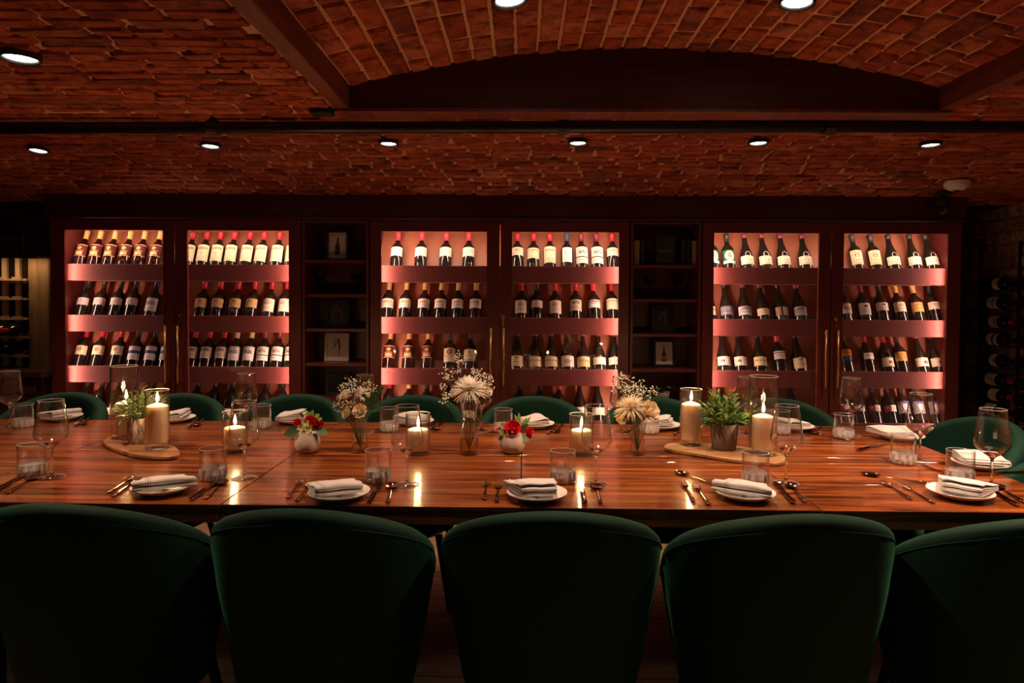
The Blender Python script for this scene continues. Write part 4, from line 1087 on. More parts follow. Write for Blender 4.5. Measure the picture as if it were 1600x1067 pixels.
# ------------------------------------------------------------------ tableware meshes
g = G(); g.loop_lathe([(.0, .004), (.020, .004), (.030, .006), (.052, .008), (.066, .014), (.078, .019), (.0825, .021), (.083, .0195), (.076, .0145), (.062, .007), (.048, .001), (.044, 0), (.043, .001), (.0, .0015)], 48)
PLATE = g.mesh('plate', True)
def napkin_mesh(seed, W=.125, L=.105, layers=4, turn=0.0):
    """folded cloth: serpentine section (along x) extruded along y, upper fold ballooned"""
    r = random.Random(seed); th = .0028; gap = .0042
    cen = []; ztop = 0
    for k in range(layers):
        z = th / 2 + k * gap; xs = [-.5 + i / 10 for i in range(11)]
        if k % 2: xs.reverse()
        sh = r.uniform(-.02, .02)
        for x in xs:
            puff = (.020 if k == layers - 1 else .0035 * k) * (max(0, .25 + x * 1.1) ** 1.0) * (1 - .65 * max(0, x - .3) / .2 * .5)
            cen.append(((x * (1 - .03 * k) + sh) * L, z + puff))
        if k < layers - 1:
            xe = cen[-1][0]; s = 1 if xe > 0 else -1
            cen.append((xe + s * .0025, z + gap / 2 + (cen[-1][1] - z) * 1.1))
    n = len(cen); v = []; f = []; ny = 9; uv = []
    for j in range(ny):
        t = j / (ny - 1) - .5
        for side in (0, 1):
            for i in range(n):
                a = cen[max(0, i-1)]; b = cen[min(n-1, i+1)]; dx, dz = b[0]-a[0], b[1]-a[1]; l = math.hypot(dx, dz) or 1
                s = (th / 2) * (1 if side else -1); x = cen[i][0] - dz / l * s; z = cen[i][1] + dx / l * s
                wob = .0018 * math.sin(t * 9 + i * .3 + seed) * (cen[i][1] / .02); skew = turn * t * x
                z2 = max(.0002, z + wob * .6 + .006 * (t * t * -1.2) * (cen[i][1] / .02) * 1)
                v.append((x + t * .012, t * W + skew, z2))
    m = 2 * n
    for j in range(ny - 1):
        for i in range(n - 1):
            a = j*m + i; f.append((a, a+1, a+m+1, a+m)); b = j*m + n + i; f.append((b, b+m, b+m+1, b+1))
        for i in (0, n-1): a = j*m+i; b = j*m+n+i; f.append((a, a+m, b+m, b) if i == 0 else (a, b, b+m, a+m))
    for j in (0, ny-1):
        for i in range(n-1): a = j*m+i; b = j*m+n+i; f.append((a, b, b+1, a+1) if j == 0 else (a, a+1, b+1, b))
    me = mesh('napkin', v, f, True); return me
NAPM = mat('napkin_linen', (.68,.66,.66), .9, spec=.15, Sheen_Weight=.1); nb = NB(NAPM)
tc = nb.coord('Object', (1,1,1)); sp = nb.n('ShaderNodeSeparateXYZ'); nb.link(tc, sp.inputs[0])
def stripe(c, w): return nb.math('LESS_THAN', nb.math('ABSOLUTE', nb.math('SUBTRACT', sp.outputs[1], c)), w)
ms = nb.math('MAXIMUM', stripe(-.040, .0022), nb.math('MAXIMUM', stripe(-.034, .0009), stripe(-.046, .0009)))
wv = nb.noise(nb.coord('Object', (500, 500, 500)), 1, 2, .5)
nb.base(nb.mix(nb.math('MULTIPLY', ms, .7), nb.mix(.25, (.70,.67,.66), nb.ramp(wv, [(.3,(.5,.48,.47)),(.7,(.75,.73,.72))])), (.34,.29,.28)))
NAPS = [napkin_mesh(3), napkin_mesh(8, .13, .10, 4, .6), napkin_mesh(12, .12, .11, 5, -.5)]

def tumbler():
    prof_o = [(0,.0),(.030,0),(.0345,.002),(.0360,.006)]
    tr = random.Random(4); seg = 48; H_ = .095; R0 = .0375
    rows = [(.0,0,0),(.031,0,0),(.0345,.0018,0),(R0-.001,.006,.5),(R0,.014,1),(R0,.024,1),(R0,.036,.5),(R0+.0003,.044,.1),(R0+.0006,.060,0),(R0+.001,.080,0),(R0+.001,H_-.001,0),(R0-.0002,H_,0),(R0-.0012,H_-.001,0),(R0-.0014,.060,0),(R0-.0018,.030,0),(R0-.004,.018,0),(R0-.010,.0135,0),(0,.0125,0)]
    v = []; f = []
    for i, (r, z, c) in enumerate(rows):
        for k in range(seg):
            a = 2*PI*k/seg; cut = c * (.0022 * (1 if (k // 2) % 2 else -1) + tr.uniform(-.0009, .0009)); v.append(((r + cut) * math.cos(a), (r + cut) * math.sin(a), z))
    for i in range(len(rows)-1):
        for k in range(seg): k2 = (k+1) % seg; f.append((i*seg+k, i*seg+k2, (i+1)*seg+k2, (i+1)*seg+k))
    return v, f, seg, rows
def tumbler_parts():
    v, f, seg, rows = tumbler()
    # wall: rows 6..13 ; base: solid below, closed by its own floor
    def sub(ids, extra=None, smooth=True):
        vv = []; ff = []
        for i in ids: vv += v[i*seg:(i+1)*seg]
        for a in range(len(ids) - 1):
            for k in range(seg): k2 = (k+1) % seg; ff.append((a*seg+k, a*seg+k2, (a+1)*seg+k2, (a+1)*seg+k))
        return vv, ff
    wv_, wf = sub([6,7,8,9,10,11,12,13,14]); wall = mesh('tumbler_wall', wv_, wf, True)
    bv, bf = sub([0,1,2,3,4,5,6,14,15,16,17]); return wall, mesh('tumbler_base', bv, bf)
TUM, TUMB = tumbler_parts()
def torus(r, z, a=.0008, seg=40):
    g = G(); g.loop_lathe([(r + a*math.cos(k*PI/3), z + a*math.sin(k*PI/3)) for k in range(6)], seg); return g.mesh('rim', True)
RIMT = torus(.0378, .0945); RIMW = torus(.0339, .2332, .0006); RIMF = torus(.0358, .0011, .0007)
g = G()
outer = [(0,0),(.036,0),(.0365,.0012),(.030,.0025),(.014,.0045),(.006,.009),(.0040,.016),(.0036,.05),(.0036,.078),(.0048,.086),(.010,.093),(.022,.101),(.036,.112),(.0445,.123),(.0468,.131),(.0462,.140),(.0425,.168),(.0385,.198),(.0345,.232),(.0340,.2335)]
inner = [(.0335,.232),(.0375,.198),(.0415,.168),(.0452,.140),(.0458,.131),(.0435,.124),(.035,.1135),(.021,.1030),(.009,.0965),(0,.095)]
io = 10
g.lathe(outer[io:] + inner[:-3], 40, caps=False); WG = g.mesh('wineglass_bowl', True)
g = G(); g.lathe(outer[4:io+1] + [inner[-3], inner[-2], inner[-1]], 32, caps=False); WS = g.mesh('wineglass_stem', True)
g = G(); g.lathe(outer[:6], 32, caps=False); WF = g.mesh('wineglass_foot', True)

def cutlery():
    out = {}
    # all: handle end at y=0, head toward +y, length .2
    def handle(g, L, w=.006, t=.0026, neck=.0026):
        g.tube([(0,0,.0045),(0,.004,.0045),(0,.03,.0042),(0,.07,.0040),(0,L*.85,.0042),(0,L,.0050)], [.0035,.0070,.0064,.0048,.0030,neck], 10, .42)
    g = G(); handle(g, .125)
    v = []; f = []; pr = [(.122,.0028,.0052),(.132,.0055,.0048),(.142,.0100,.0036),(.150,.0112,.0030),(.156,.0114,.0030)]
    for y, w_, z in pr: v += [(-w_, y, z + .0012), (w_, y, z + .0012), (-w_, y, z), (w_, y, z)]
    for i in range(len(pr)-1): a = 4*i; f += [(a, a+1, a+5, a+4), (a+2, a+6, a+7, a+3), (a, a+4, a+6, a+2), (a+1, a+3, a+7, a+5)]
    f.append((16, 17, 19, 18)); g.add(v, f)
    for k in range(4):
        x = -.0097 + k * .00647; g.tube([(x, .1555, .0036), (x, .175, .0045), (x, .192, .0075)], [.0018, .0016, .0008], 6, .7)
    out['fork'] = g.mesh('fork', True)
    g = G(); handle(g, .130)
    n = 10; v = []; f = []; rings = 5
    v.append((0, .158, .0015))
    for i in range(1, rings + 1):
        t = i / rings
        for k in range(16):
            a = 2*PI*k/16; wx = .0185 * (1 - .12 * math.sin(a)); v.append((wx * t * math.cos(a), .158 + .028 * t * math.sin(a), .0015 + .0062 * t * t))
    for k in range(16): f.append((0, 1+k, 1+(k+1)%16))
    for i in range(rings-1):
        for k in range(16): a = 1+i*16; f.append((a+k, a+16+k, a+16+(k+1)%16, a+(k+1)%16))
    g.add(v, f); o2 = [(x, y, z - .0012) for x, y, z in v]; g.add(o2, [tuple(reversed(q)) for q in f])
    out['spoon'] = g.mesh('spoon', True)
    g = G(); g.tube([(0,0,.006),(0,.004,.006),(0,.05,.0055),(0,.085,.0055),(0,.092,.006)], [.005,.0078,.0068,.0066,.005], 10, .6)
    bl = [(-.0065,.092),(.0065,.092),(.0080,.12),(.0095,.16),(.0085,.19),(.003,.206),(-.0065,.208)]; nn = len(bl)
    g.add([(x, y, .0068) for x, y in bl] + [(x, y, .0045) for x, y in bl], [tuple(range(nn)), tuple(range(2*nn-1, nn-1, -1))] + [(i, n_, n_+nn, i+nn) for i, n_ in ((i, (i+1) % nn) for i in range(nn))])
    out['knife'] = g.mesh('knife')
    return out
CUT = cutlery()
def cut(kind, label, p, rz, group, sc=1.0):
    t = thing(kind, label, kind, (p.x, p.y, TZ + .0005), rz, group)
    o = obj({'fork': 'fork_body', 'spoon': 'spoon_body', 'knife': 'knife_body'}[kind], CUT[kind], COPPER, t)
    if sc != 1: o.scale = (sc, sc, sc)
    return t
def frompx(a, b, z=TZ):
    """handle end at pixel a, head towards pixel b"""
    p, q = T(*a, z), T(*b, z); return p, math.atan2(-(q.x - p.x), q.y - p.y)
# near seats: (name, plate px, napkin variant, napkin yaw, napkin offset)
def setting(seat, ppx, nv, nyaw, ndx, ndy, cuts, group, nflip=False):
    p = T(*ppx, TZ + .012); p.z = TZ
    t = thing('side_plate', 'round white china side plate at the ' + seat, 'plate', p, 0, 'white side plates on the tables'); obj('plate_body', PLATE, CHINA, t)
    t = thing('napkin', 'linen napkin folded on the plate at the ' + seat, 'napkin', (p.x + ndx, p.y + ndy, TZ + .0225), nyaw, 'folded linen napkins on the plates')
    o = obj('folded_cloth', NAPS[nv], NAPM, t)
    t.rotation_euler = (0, 0, nyaw)
    for kind, a, b, word in cuts:
        q, rz = frompx(a, b); cut(kind, 'copper ' + kind + ' ' + word + ' ' + seat, q, rz, 'copper cutlery on the tables')
def offc(cx, dx1, dx2): return dx1
setting('first front seat', (-62, 762), 0, 0, 0, 0,
        [('knife', (-6, 768), (34, 746), 'beside the spoon at'), ('spoon', (8, 773), (52, 749), 'beside the knife at')], 'x')
setting('second front seat', (255, 762), 1, R(-60), .005, -.005,
        [('fork', (168, 772), (211, 745), 'outer of pair at'), ('fork', (175, 778), (218, 748), 'inner of pair at'), ('knife', (298, 783), (334, 757), 'beside the spoon at'), ('spoon', (320, 781), (351, 752), 'beside the knife at')], 'x')
setting('third front seat', (530, 771), 0, R(-62), -.012, .0,
        [('fork', (449, 780), (474, 748), 'outer of pair at'), ('fork', (463, 785), (491, 750), 'inner of pair at'), ('knife', (577, 787), (592, 759), 'beside the spoon at'), ('spoon', (606, 787), (614, 757), 'beside the knife at')], 'x')
setting('middle front seat', (839, 772), 2, R(-75), -.008, .0,
        [('fork', (757, 782), (761, 751), 'outer of pair at'), ('fork', (777, 786), (780, 752), 'inner of pair at'), ('knife', (914, 788), (908, 759), 'beside the spoon at'), ('spoon', (939, 788), (930, 756), 'beside the knife at'), ('spoon', (795, 750), (806, 754), 'above the plate at')], 'x')
setting('fifth front seat', (1163, 771), 1, R(-118), .0, .0,
        [('fork', (1085, 785), (1066, 755), 'outer of pair at'), ('fork', (1108, 790), (1084, 757), 'inner of pair at'), ('knife', (1240, 788), (1212, 758), 'beside the spoon at'), ('spoon', (1258, 786), (1232, 757), 'beside the knife at'), ('spoon', (1124, 761), (1100, 753), 'above the plate at')], 'x')
setting('last front seat by the brick wall', (1500, 770), 2, R(-130), .012, .0,
        [('fork', (1424, 782), (1381, 755), 'outer of pair at'), ('fork', (1460, 788), (1406, 758), 'inner of pair at'), ('knife', (1590, 792), (1548, 768), 'beside the spoon at'), ('spoon', (1601, 787), (1560, 763), 'beside the knife at'), ('spoon', (1452, 757), (1424, 753), 'above the plate at')], 'x')
far = [('first far seat', (96, 652)), ('second far seat', (274, 654)), ('third far seat', (461, 656)), ('fourth far seat', (648, 659)), ('fifth far seat', (836, 663)), ('sixth far seat', (1033, 665)), ('seventh far seat', (1240, 667))]
for i, (nm, (px, py)) in enumerate(far):
    c = [('knife', (px + 33, py + 1.5), (px + 28, py + 7), 'beside the spoon at'), ('spoon', (px + 43, py + 1.5), (px + 38, py + 7), 'beside the knife at'), ('fork', (px - 38, py + 1.5), (px - 46, py + 7), 'laid beside the plate at')]
    setting(nm, (px, py), i % 3, R((-20, 15, 10, 160, 20, -10, 200)[i]), -.01, .0, c, 'x')
# end seats
setting('end seat by the cabinets', (1408, 682), 1, R(95), -.03, .0, [('fork', (1330, 690), (1300, 684), 'laid beside the plate at'), ('knife', (1340, 706), (1362, 700), 'beside the tumbler at')], 'x')
setting('end seat by the brick wall', (1532, 725), 0, R(80), .0, .0, [('fork', (1478, 726), (1440, 724), 'laid beside the plate at'), ('spoon', (1440, 728), (1464, 737), 'lying near the tumbler at'), ('knife', (1600, 741), (1556, 742), 'laid beside the plate at')], 'x')

tums = [((50,742),'second front seat near the first wine glass'), ((333,749),'second front seat beside its spoon'), ((591,752),'third front seat beside its napkin'), ((879,753),'middle front seat beside its napkin'),
        ((1180,756),'fifth front seat before the tall candle'), ((1500,752),'last front seat behind its napkin'), ((1411,724),'end seat near the cabinets'), ((36,667),'first far seat'),
        ((409,668),'third far seat'), ((608,673),'fourth far seat'), ((786,675),'fifth far seat beside the rose pot'), ((1015,676),'sixth far seat behind the short vase'), ((1318,684),'last far seat by the end table'), ((1219,677),'seventh far seat behind the wine glass')]
for p_, lb in tums:
    p = T(*p_); t = thing('tumbler', 'cut glass water tumbler at the ' + lb, 'glass', p, rnd.random(), 'cut glass tumblers'); obj('glass_wall', TUM, HGLASS, t); obj('glass_base', TUMB, CRYST, t); obj('rim', RIMT, RIMM, t)
wgs = [((81,746),'second front seat closest to the timber post'), ((382,748),'second front seat by the candle holder'), ((636,758),'third front seat before the lit candle'), ((931,757),'middle front seat before the lit candle'),
       ((1228,755),'fifth front seat beside the tall candle holder'), ((1549,763),'last front seat by the brick wall'), ((16,667),'first far seat by the counter'), ((385,672),'third far seat'),
       ((570,675),'fourth far seat behind the white bouquet'), ((752,673),'fifth far seat behind the chrysanthemum vase'), ((970,676),'sixth far seat behind the short vase'), ((1165,678),'seventh far seat behind the tall candle'),
       ((1329,680),'last far seat behind the tumbler'), ((1437,722),'end seat near the cabinets')]
for p_, lb in wgs:
    p = T(*p_); t = thing('wine_glass', 'empty clear wine glass at the ' + lb, 'glass', p, 0, 'empty wine glasses'); obj('bowl', WG, HGLASS, t); obj('stem', WS, GLASS, t); obj('foot', WF, HGLASS, t); obj('rim', RIMW, RIMM, t); obj('foot_rim', RIMF, RIMM, t)

# ------------------------------------------------------------------ serving boards
def board(label, pxs, m, th=.014):
    zt_ = TZ + th; P = [onz(x, y, zt_) for x, y in pxs]; n = len(P)
    # smooth closed outline (Catmull-Rom)
    Q = []
    for i in range(n):
        a, b, c, d = P[i-1], P[i], P[(i+1) % n], P[(i+2) % n]
        for k in range(4):
            t = k / 4; Q.append(.5 * ((2*b) + (-a + c)*t + (2*a - 5*b + 4*c - d)*t*t + (-a + 3*b - 3*c + d)*t**3))
    cx = sum((q for q in Q), Vector()) / len(Q); n = len(Q); v = []
    for s, z in ((-.006, 0), (0, .003), (0, th - .003), (-.003, th)):
        for q in Q:
            d = (q - cx); d.z = 0; l = d.length; d = d * ((l + s) / l); v.append((d.x, d.y, z))
    f = [tuple(range(n-1, -1, -1)), tuple(3*n + i for i in range(n))]
    for r_ in range(3):
        for i in range(n): j = (i+1) % n; f.append((r_*n+i, r_*n+j, (r_+1)*n+j, (r_+1)*n+i))
    t = thing('serving_board', label, 'board', (cx.x, cx.y, TZ + .0003)); me = mesh('board', v, f)
    obj('board_wood', me, m, t); return t
# outlines run counter-clockwise seen from above: front edge left to right, then back
board('dark grained serving board under candles and the patterned plant pot', [(161,689),(170,697),(190,704),(212,709.5),(240,712.5),(265,712.5),(280,709),(279,702),(265,692),(240,684.5),(205,681),(175,681.5)], BOARD)
board('pale golden serving board under two candles and the grey plant pot', [(1038,698),(1052,702.5),(1085,707),(1120,713),(1157,718),(1195,722),(1218,722),(1228,717),(1222,709),(1195,702),(1150,696),(1100,691.5),(1060,690.5),(1042,693)], BOARD2)
BZ = TZ + .0145

# ------------------------------------------------------------------ candles in glass cylinders
def holder_mesh(r, h, base):
    g = G(); g.lathe([(0,0),(r-.004,0),(r,.004),(r,h-.001),(r-.0012,h),(r-.0024,h-.001),(r-.0026,base+.004),(r-.008,base),(0,base-.001)], 40, caps=False); return g.mesh('cylinder', True)
HM = {'tall': holder_mesh(.048, .27, .018), 'mid': holder_mesh(.040, .205, .020), 'low': holder_mesh(.043, .143, .012)}
HR = {'tall': torus(.0468, .2695, .0010), 'mid': torus(.0388, .2045, .0010), 'low': torus(.0418, .1425, .0010)}
def candle_mesh(r, h, tip):
    g = G(); g.lathe([(0,0),(r-.002,0),(r,.002),(r,h-.003),(r-.002,h),(r*.5,h+tip*.6),(.004,h+tip),(0,h+tip-.001)], 32, caps=False); return g.mesh('candle', True)
CM = {'tall': candle_mesh(.036, .112, .009), 'mid': candle_mesh(.036, .128, .010), 'low': candle_mesh(.036, .074, .006)}
g = G(); g.lathe([(0,0),(.0036,.003),(.0056,.009),(.0052,.015),(.0034,.024),(.0014,.032),(0,.037)], 14, caps=False); FL = g.mesh('flame', True)
def candle(kind, px, z0, label, cl, lit=True, base=None, cdx=0, pw=1.0):
    b = {'tall': .018, 'mid': .020, 'low': .012}[kind]; p = onz(*px, z0); p.z = z0
    t = thing('candle_holder', 'clear glass cylinder ' + label, 'candle holder', p, 0, 'glass candle cylinders'); obj('glass_cylinder', HM[kind], HGLASS, t); obj('rim', HR[kind], RIMM, t)
    h, tip = {'tall': (.112,.009), 'mid': (.128,.010), 'low': (.074,.006)}[kind]
    c = thing('pillar_candle', 'cream pillar candle ' + cl, 'candle', (p.x + cdx, p.y, z0 + b + .001), 0, 'cream pillar candles'); obj('wax', CM[kind], WAX, c)
    g = G(); g.tube([(0,0,h+tip-.002),(.0006,0,h+tip+.004),(.0016,0,h+tip+.008)], .0008, 6); obj('wick', g.mesh('wick'), WICK, c)
    f = obj('flame', FL, FLAME, c, (.001, 0, h + tip + .0045))
    add_light('flame_light', 'POINT', (0, 0, h + tip + .022), FLAME_W * pw, FLAME_COL, c, shadow_soft_size=.008)
candle('mid', (246, 700), BZ, 'in front on the dark grained board', 'in the front cylinder on the dark board')
candle('tall', (195, 683), BZ, 'standing tall at the back of the dark grained board', 'behind the patterned plant pot', cdx=.006)
candle('low', (367, 706), TZ, 'low one between the dark board and the rose pot', 'in the low cylinder nearest the dark board', pw=.8)
candle('low', (653, 709), TZ, 'low one behind the third front wine glass', 'in the low cylinder between bouquet and chrysanthemum vase', pw=.8)
candle('low', (908, 710), TZ, 'low one beside the single red rose pot', 'in the low cylinder beside the short vase', pw=.8)
candle('mid', (1079, 694.5), BZ, 'at the back of the pale golden board', 'in the back cylinder on the golden board')
candle('tall', (1191.5, 709), BZ, 'standing tall at the front of the golden board', 'in the tall cylinder beside the wine glass')

# ------------------------------------------------------------------ plants and flowers
def pot_mesh(r0, r1, h, wall=.004): 
    g = G(); g.lathe([(0,0),(r0-.002,0),(r0,.002),(r1,h-.001),(r1-.001,h),(r1-wall,h-.001),(r1-wall,h-.012),(0,h-.012)], 32, caps=False); return g.mesh('pot', True)
def bushy(t, z0, n, spread, hgt, lm, L, W, seed, droop=.5):
    r = random.Random(seed); g = G(); gs = G()
    for i in range(n):
        a = r.uniform(0, 2*PI); el = r.uniform(.05, 1.45); d = Vector((math.cos(a)*math.cos(el)*spread, math.sin(a)*math.cos(el)*spread, math.sin(el)*hgt))
        k = r.uniform(.55, 1.0); b = Vector((math.cos(a)*.012, math.sin(a)*.012, z0)); tip = b + d * k
        mid = b + d * k * .5 + Vector((0,0,.012)); gs.tube([b, mid, tip], [.0012, .001, .0006], 4)
        for q in range(7):
            u = .35 + .65 * q / 6; pnt = b.lerp(mid, u*2) if u < .5 else mid.lerp(tip, u*2-1)
            aa = a + r.choice((-1, 1)) * r.uniform(.4, 1.3); ld = Vector((math.cos(aa), math.sin(aa), r.uniform(-droop, .9))) + d.normalized() * .7
            g.leaf(pnt, ld, (r.uniform(-.4,.4), r.uniform(-.4,.4), 1), L * r.uniform(.7, 1.2), W * r.uniform(.8, 1.2), .25, 3)
    obj('foliage', g.mesh('foliage', True), lm, t); obj('stems', gs.mesh('stems'), STEM, t)
PATT = m_noisy('patterned_pot', (.62,.56,.5), (.70,.64,.58), rough=.7, nscale=30)
nb = NB(PATT); tc = nb.n('ShaderNodeTexCoord'); sp = nb.n('ShaderNodeSeparateXYZ'); nb.link(tc.outputs['Object'], sp.inputs[0])
an = nb.math('ARCTAN2', sp.outputs[0], nb.math('MULTIPLY', sp.outputs[1], -1)); 
def zig(fr, w): # triangular-wave diamonds
    tri = nb.math('PINGPONG', nb.math('ADD', nb.math('MULTIPLY', an, fr), 20), 1.0)
    dz = nb.math('PINGPONG', nb.math('MULTIPLY', sp.outputs[2], 11.0 * fr), 1.0)
    a = nb.math('LESS_THAN', nb.math('ABSOLUTE', nb.math('SUBTRACT', tri, dz)), w); b = nb.math('LESS_THAN', nb.math('ABSOLUTE', nb.math('SUBTRACT', nb.math('SUBTRACT', 1.0, tri), dz)), w)
    return nb.math('MAXIMUM', a, b)
nb.base(nb.mix(nb.math('MULTIPLY', zig(6.0, .22), .55), nb.mix(nb.math('MULTIPLY', zig(1.6, .13), .8), (.66,.60,.54), (.30,.23,.19)), (.42,.33,.28)))
p = onz(218, 691, BZ)
t = thing('potted_plant', 'feathery green plant in white diamond-patterned pot on the dark board', 'plant', (p.x, p.y, BZ))
obj('pot', pot_mesh(.038, .041, .092), PATT, t); bushy(t, .082, 62, .085, .125, LEAF1, .030, .0085, 5)
p = onz(1131, 701, BZ)
t = thing('potted_plant', 'bushy green plant in smooth grey pot on the golden board', 'plant', (p.x, p.y, BZ))
obj('pot', pot_mesh(.042, .050, .092), CONCRETE, t); bushy(t, .082, 95, .088, .125, LEAF2, .028, .0075, 9)

def round_pot(t):
    g = G(); seg = 32; prof = [(0,0),(.026,0),(.038,.008),(.0455,.026),(.045,.042),(.040,.056),(.034,.068),(.032,.069),(.031,.066),(0,.060)]; v = []; f = []
    for i, (r_, z) in enumerate(prof):
        for k in range(seg):
            a = 2*PI*k/seg; c = 1 - .05 * abs(math.sin(a * 4 + z * 30)) * (1 if 0 < i < 7 else 0); v.append((r_*c*math.cos(a), r_*c*math.sin(a), z))
    for i in range(len(prof)-1):
        for k in range(seg): k2 = (k+1) % seg; f.append((i*seg+k, i*seg+k2, (i+1)*seg+k2, (i+1)*seg+k))
    obj('pot', mesh('pot', v, f, True), STONE, t)
def rose_geo(g, c, ax, r, seed, layers=5):
    """rose head: spiral of cupped petals around axis"""
    rr = random.Random(seed); ax = Vector(ax).normalized(); q = ax.to_track_quat('Z', 'Y').to_matrix(); c = Vector(c)
    g.ball(c + ax * r * .25, r * .34, 8, 5, (1, 1, 1.2)); n = 0
    for L in range(layers):
        cnt = 3 + L; rad = r * (.18 + .82 * L / (layers - 1)); hh = r * (1.35 - .35 * L / (layers - 1))
        for k in range(cnt):
            a0 = L * 1.1 + 2*PI*k/cnt + rr.uniform(-.15,.15); span = 2*PI/cnt * .72; v = []; f = []
            for i in range(5):
                a = a0 + span * (i/4 - .5) * 1.25
                for j in range(4):
                    u = j / 3; rd = rad * (.35 + .65 * u ** .6) + (r * .16 * u ** 3 * (L / layers)) ; z = hh * u - r * .35 - (abs(i-2) * .10 * r * u) - (r * .12 if (L == layers-1 and u > .9) else 0)
                    v.append(c + q @ Vector((rd*math.cos(a), rd*math.sin(a), z)))
            for i in range(4):
                for j in range(3): a = i*4+j; f.append((a, a+4, a+5, a+1))
            g.add(v, f)
def mum_geo(g, c, ax, r, seed, n=130, up=.9):
    rr = random.Random(seed); ax = Vector(ax).normalized(); q = ax.to_track_quat('Z', 'Y').to_matrix(); c = Vector(c)
    for i in range(n):
        el = rr.uniform(-.25, 1.5); a = i * 2.39996; L = r * (1.02 - .18 * el / 1.5) * rr.uniform(.88, 1.08)
        d = Vector((math.cos(a)*math.cos(el), math.sin(a)*math.cos(el), math.sin(el) * up)); b = .15 * r
        pts = [c + q @ (d * b), c + q @ (d * L * .55 + Vector((0,0,.03*r))), c + q @ (d * L + Vector((0,0, -.08*r if el < .5 else .04*r)))]
        g.tube(pts, [.0012, .0017, .0009], 5, .6)
def gyp(label, base, tips, seed, nper=24, R_=.02, group='babys breath sprigs'):
    rr = random.Random(seed); base = Vector(base); t = thing('babys_breath_sprig', label, 'flower', base, 0, group); gs = G(); gb = G()
    for tp in tips:
        tp = Vector(tp) - base; mid = tp * .5 + Vector((tp.x*-.08, 0, .01)); gs.tube([(0,0,0), mid, tp], [.0009,.0007,.0005], 4)
        for k in range(nper):
            o = Vector((rr.gauss(0,1), rr.gauss(0,1), rr.gauss(0,1))); o = o.normalized() * R_ * rr.uniform(.35, 1.2); e = tp + o
            gs.tube([tp - o*.2 - Vector((0,0,.008)), e], [.0004,.0003], 3, cap=False); gb.ball(e, rr.uniform(.0018,.0031), 6, 4, (1,1,.85))
    obj('stem', gs.mesh('stems'), STEM, t); o = obj('blossoms', gb.mesh('blossoms', True), PETALW, t); o['kind'] = 'stuff'; return t
def stem_pts(top, bot): 
    top, bot = Vector(top), Vector(bot); return [top, top.lerp(bot, .5) + Vector((.002, 0, 0)), bot]
def flower(name, label, kind, c, ax, r, m, seed, foot, **k):
    c = Vector(c); t = thing(name, label, 'flower', c); g = G()
    (mum_geo if kind == 'mum' else rose_geo)(g, (0,0,0), ax, r, seed, **k); obj('petals', g.mesh('petals', True), m, t)
    g = G(); g.tube(stem_pts((0,0,-r*.3), Vector(foot) - c), .0016, 6); g.ball((0,0,-r*.35), r*.22, 8, 4); obj('stem', g.mesh('stem', True), STEM, t); return t

# vases
def vase(label, px, prof, water=None):
    p = T(*px); t = thing('glass_vase', label, 'vase', (p.x, p.y, TZ + .0003)); w_ = .0022
    inner = [(max(0, r_ - w_), z) for r_, z in reversed(prof) if z > .004]; inner[-1] = (inner[-1][0], .009)
    g = G(); g.lathe([(0,0)] + prof + inner + [(0,.008)], 36, caps=False); obj('vase_glass', g.mesh('vase', True), HGLASS, t); obj('rim', torus(prof[-1][0] - .001, prof[-1][1], .0012), RIMM, t)
    if water:
        zs = [z for _, z in prof]; pw = [(0,.0085)]
        def rad(z):
            for (ra, za), (rb, zb) in zip(prof, prof[1:]):
                if za <= z <= zb and zb > za: return ra + (rb-ra)*(z-za)/(zb-za)
            return prof[0][0]
        for k in range(6): z = .009 + (water - .009) * k / 5; pw.append((rad(z) - w_ - .0006, z))
        pw.append((0, water)); g = G(); g.lathe(pw, 28, caps=False); obj('water', g.mesh('water', True), WATER, t)
    return p
pr_s = [(.025,0),(.0262,.004),(.0285,.022),(.0275,.040),(.0215,.066),(.0165,.088),(.0165,.104),(.0185,.125),(.0205,.148)]
v1 = vase('short waisted glass vase holding the cream rose bouquet', (563, 706.5), pr_s, .03)
v3 = vase('short waisted glass vase with cream chrysanthemum on the golden board side', (996, 710), [(.026,0),(.0272,.004),(.0265,.02),(.0235,.045),(.0195,.08),(.0175,.11),(.0190,.14),(.0205,.158)], .0)
v2 = vase('tall flared glass vase with pale water holding the spiky chrysanthemum', (733, 709), [(.033,0),(.0345,.004),(.0345,.085),(.031,.1),(.0255,.118),(.0240,.132),(.0265,.155),(.0315,.178),(.0355,.197)], .052)
def P(px, py, D): return at(px, py, D)
# V1 bouquet
D = v1.y; f1 = (v1.x, v1.y, TZ + .015)
flower('cream_rose', 'cream rose drooping over the short vase rim', 'rose', P(563, 643, D - .02), (-.1, -.8, .45), .024, PETALC, 1, f1)
flower('cream_rose', 'half-open cream rose beside the drooping one, hanging low', 'rose', P(543, 645, D), (-.6, -.6, .3), .020, PETALC, 2, f1)
flower('white_chrysanthemum', 'small white chrysanthemum in the cream rose bouquet', 'mum', P(564, 618, D), (.1, -.5, .8), .034, PETALW, 3, f1, n=90)
flower('cream_rose', 'pale ruffled bloom among the babys breath', 'rose', P(541, 618, D), (-.5, -.4, .7), .022, PETALW, 4, f1)
gyp('babys breath sprig rising from the cream rose bouquet', f1, [P(545,600,D), P(555,597,D+.02), P(535,606,D), P(532,625,D), P(545,632,D-.02), P(572,603,D), P(582,608,D), P(528,634,D), P(560,608,D-.02), P(548,612,D-.02)], 21)
t = thing('leaf_sprig', 'dark green leaf sprig on the side of the cream rose bouquet', 'leaves', f1)
o = Vector(f1)
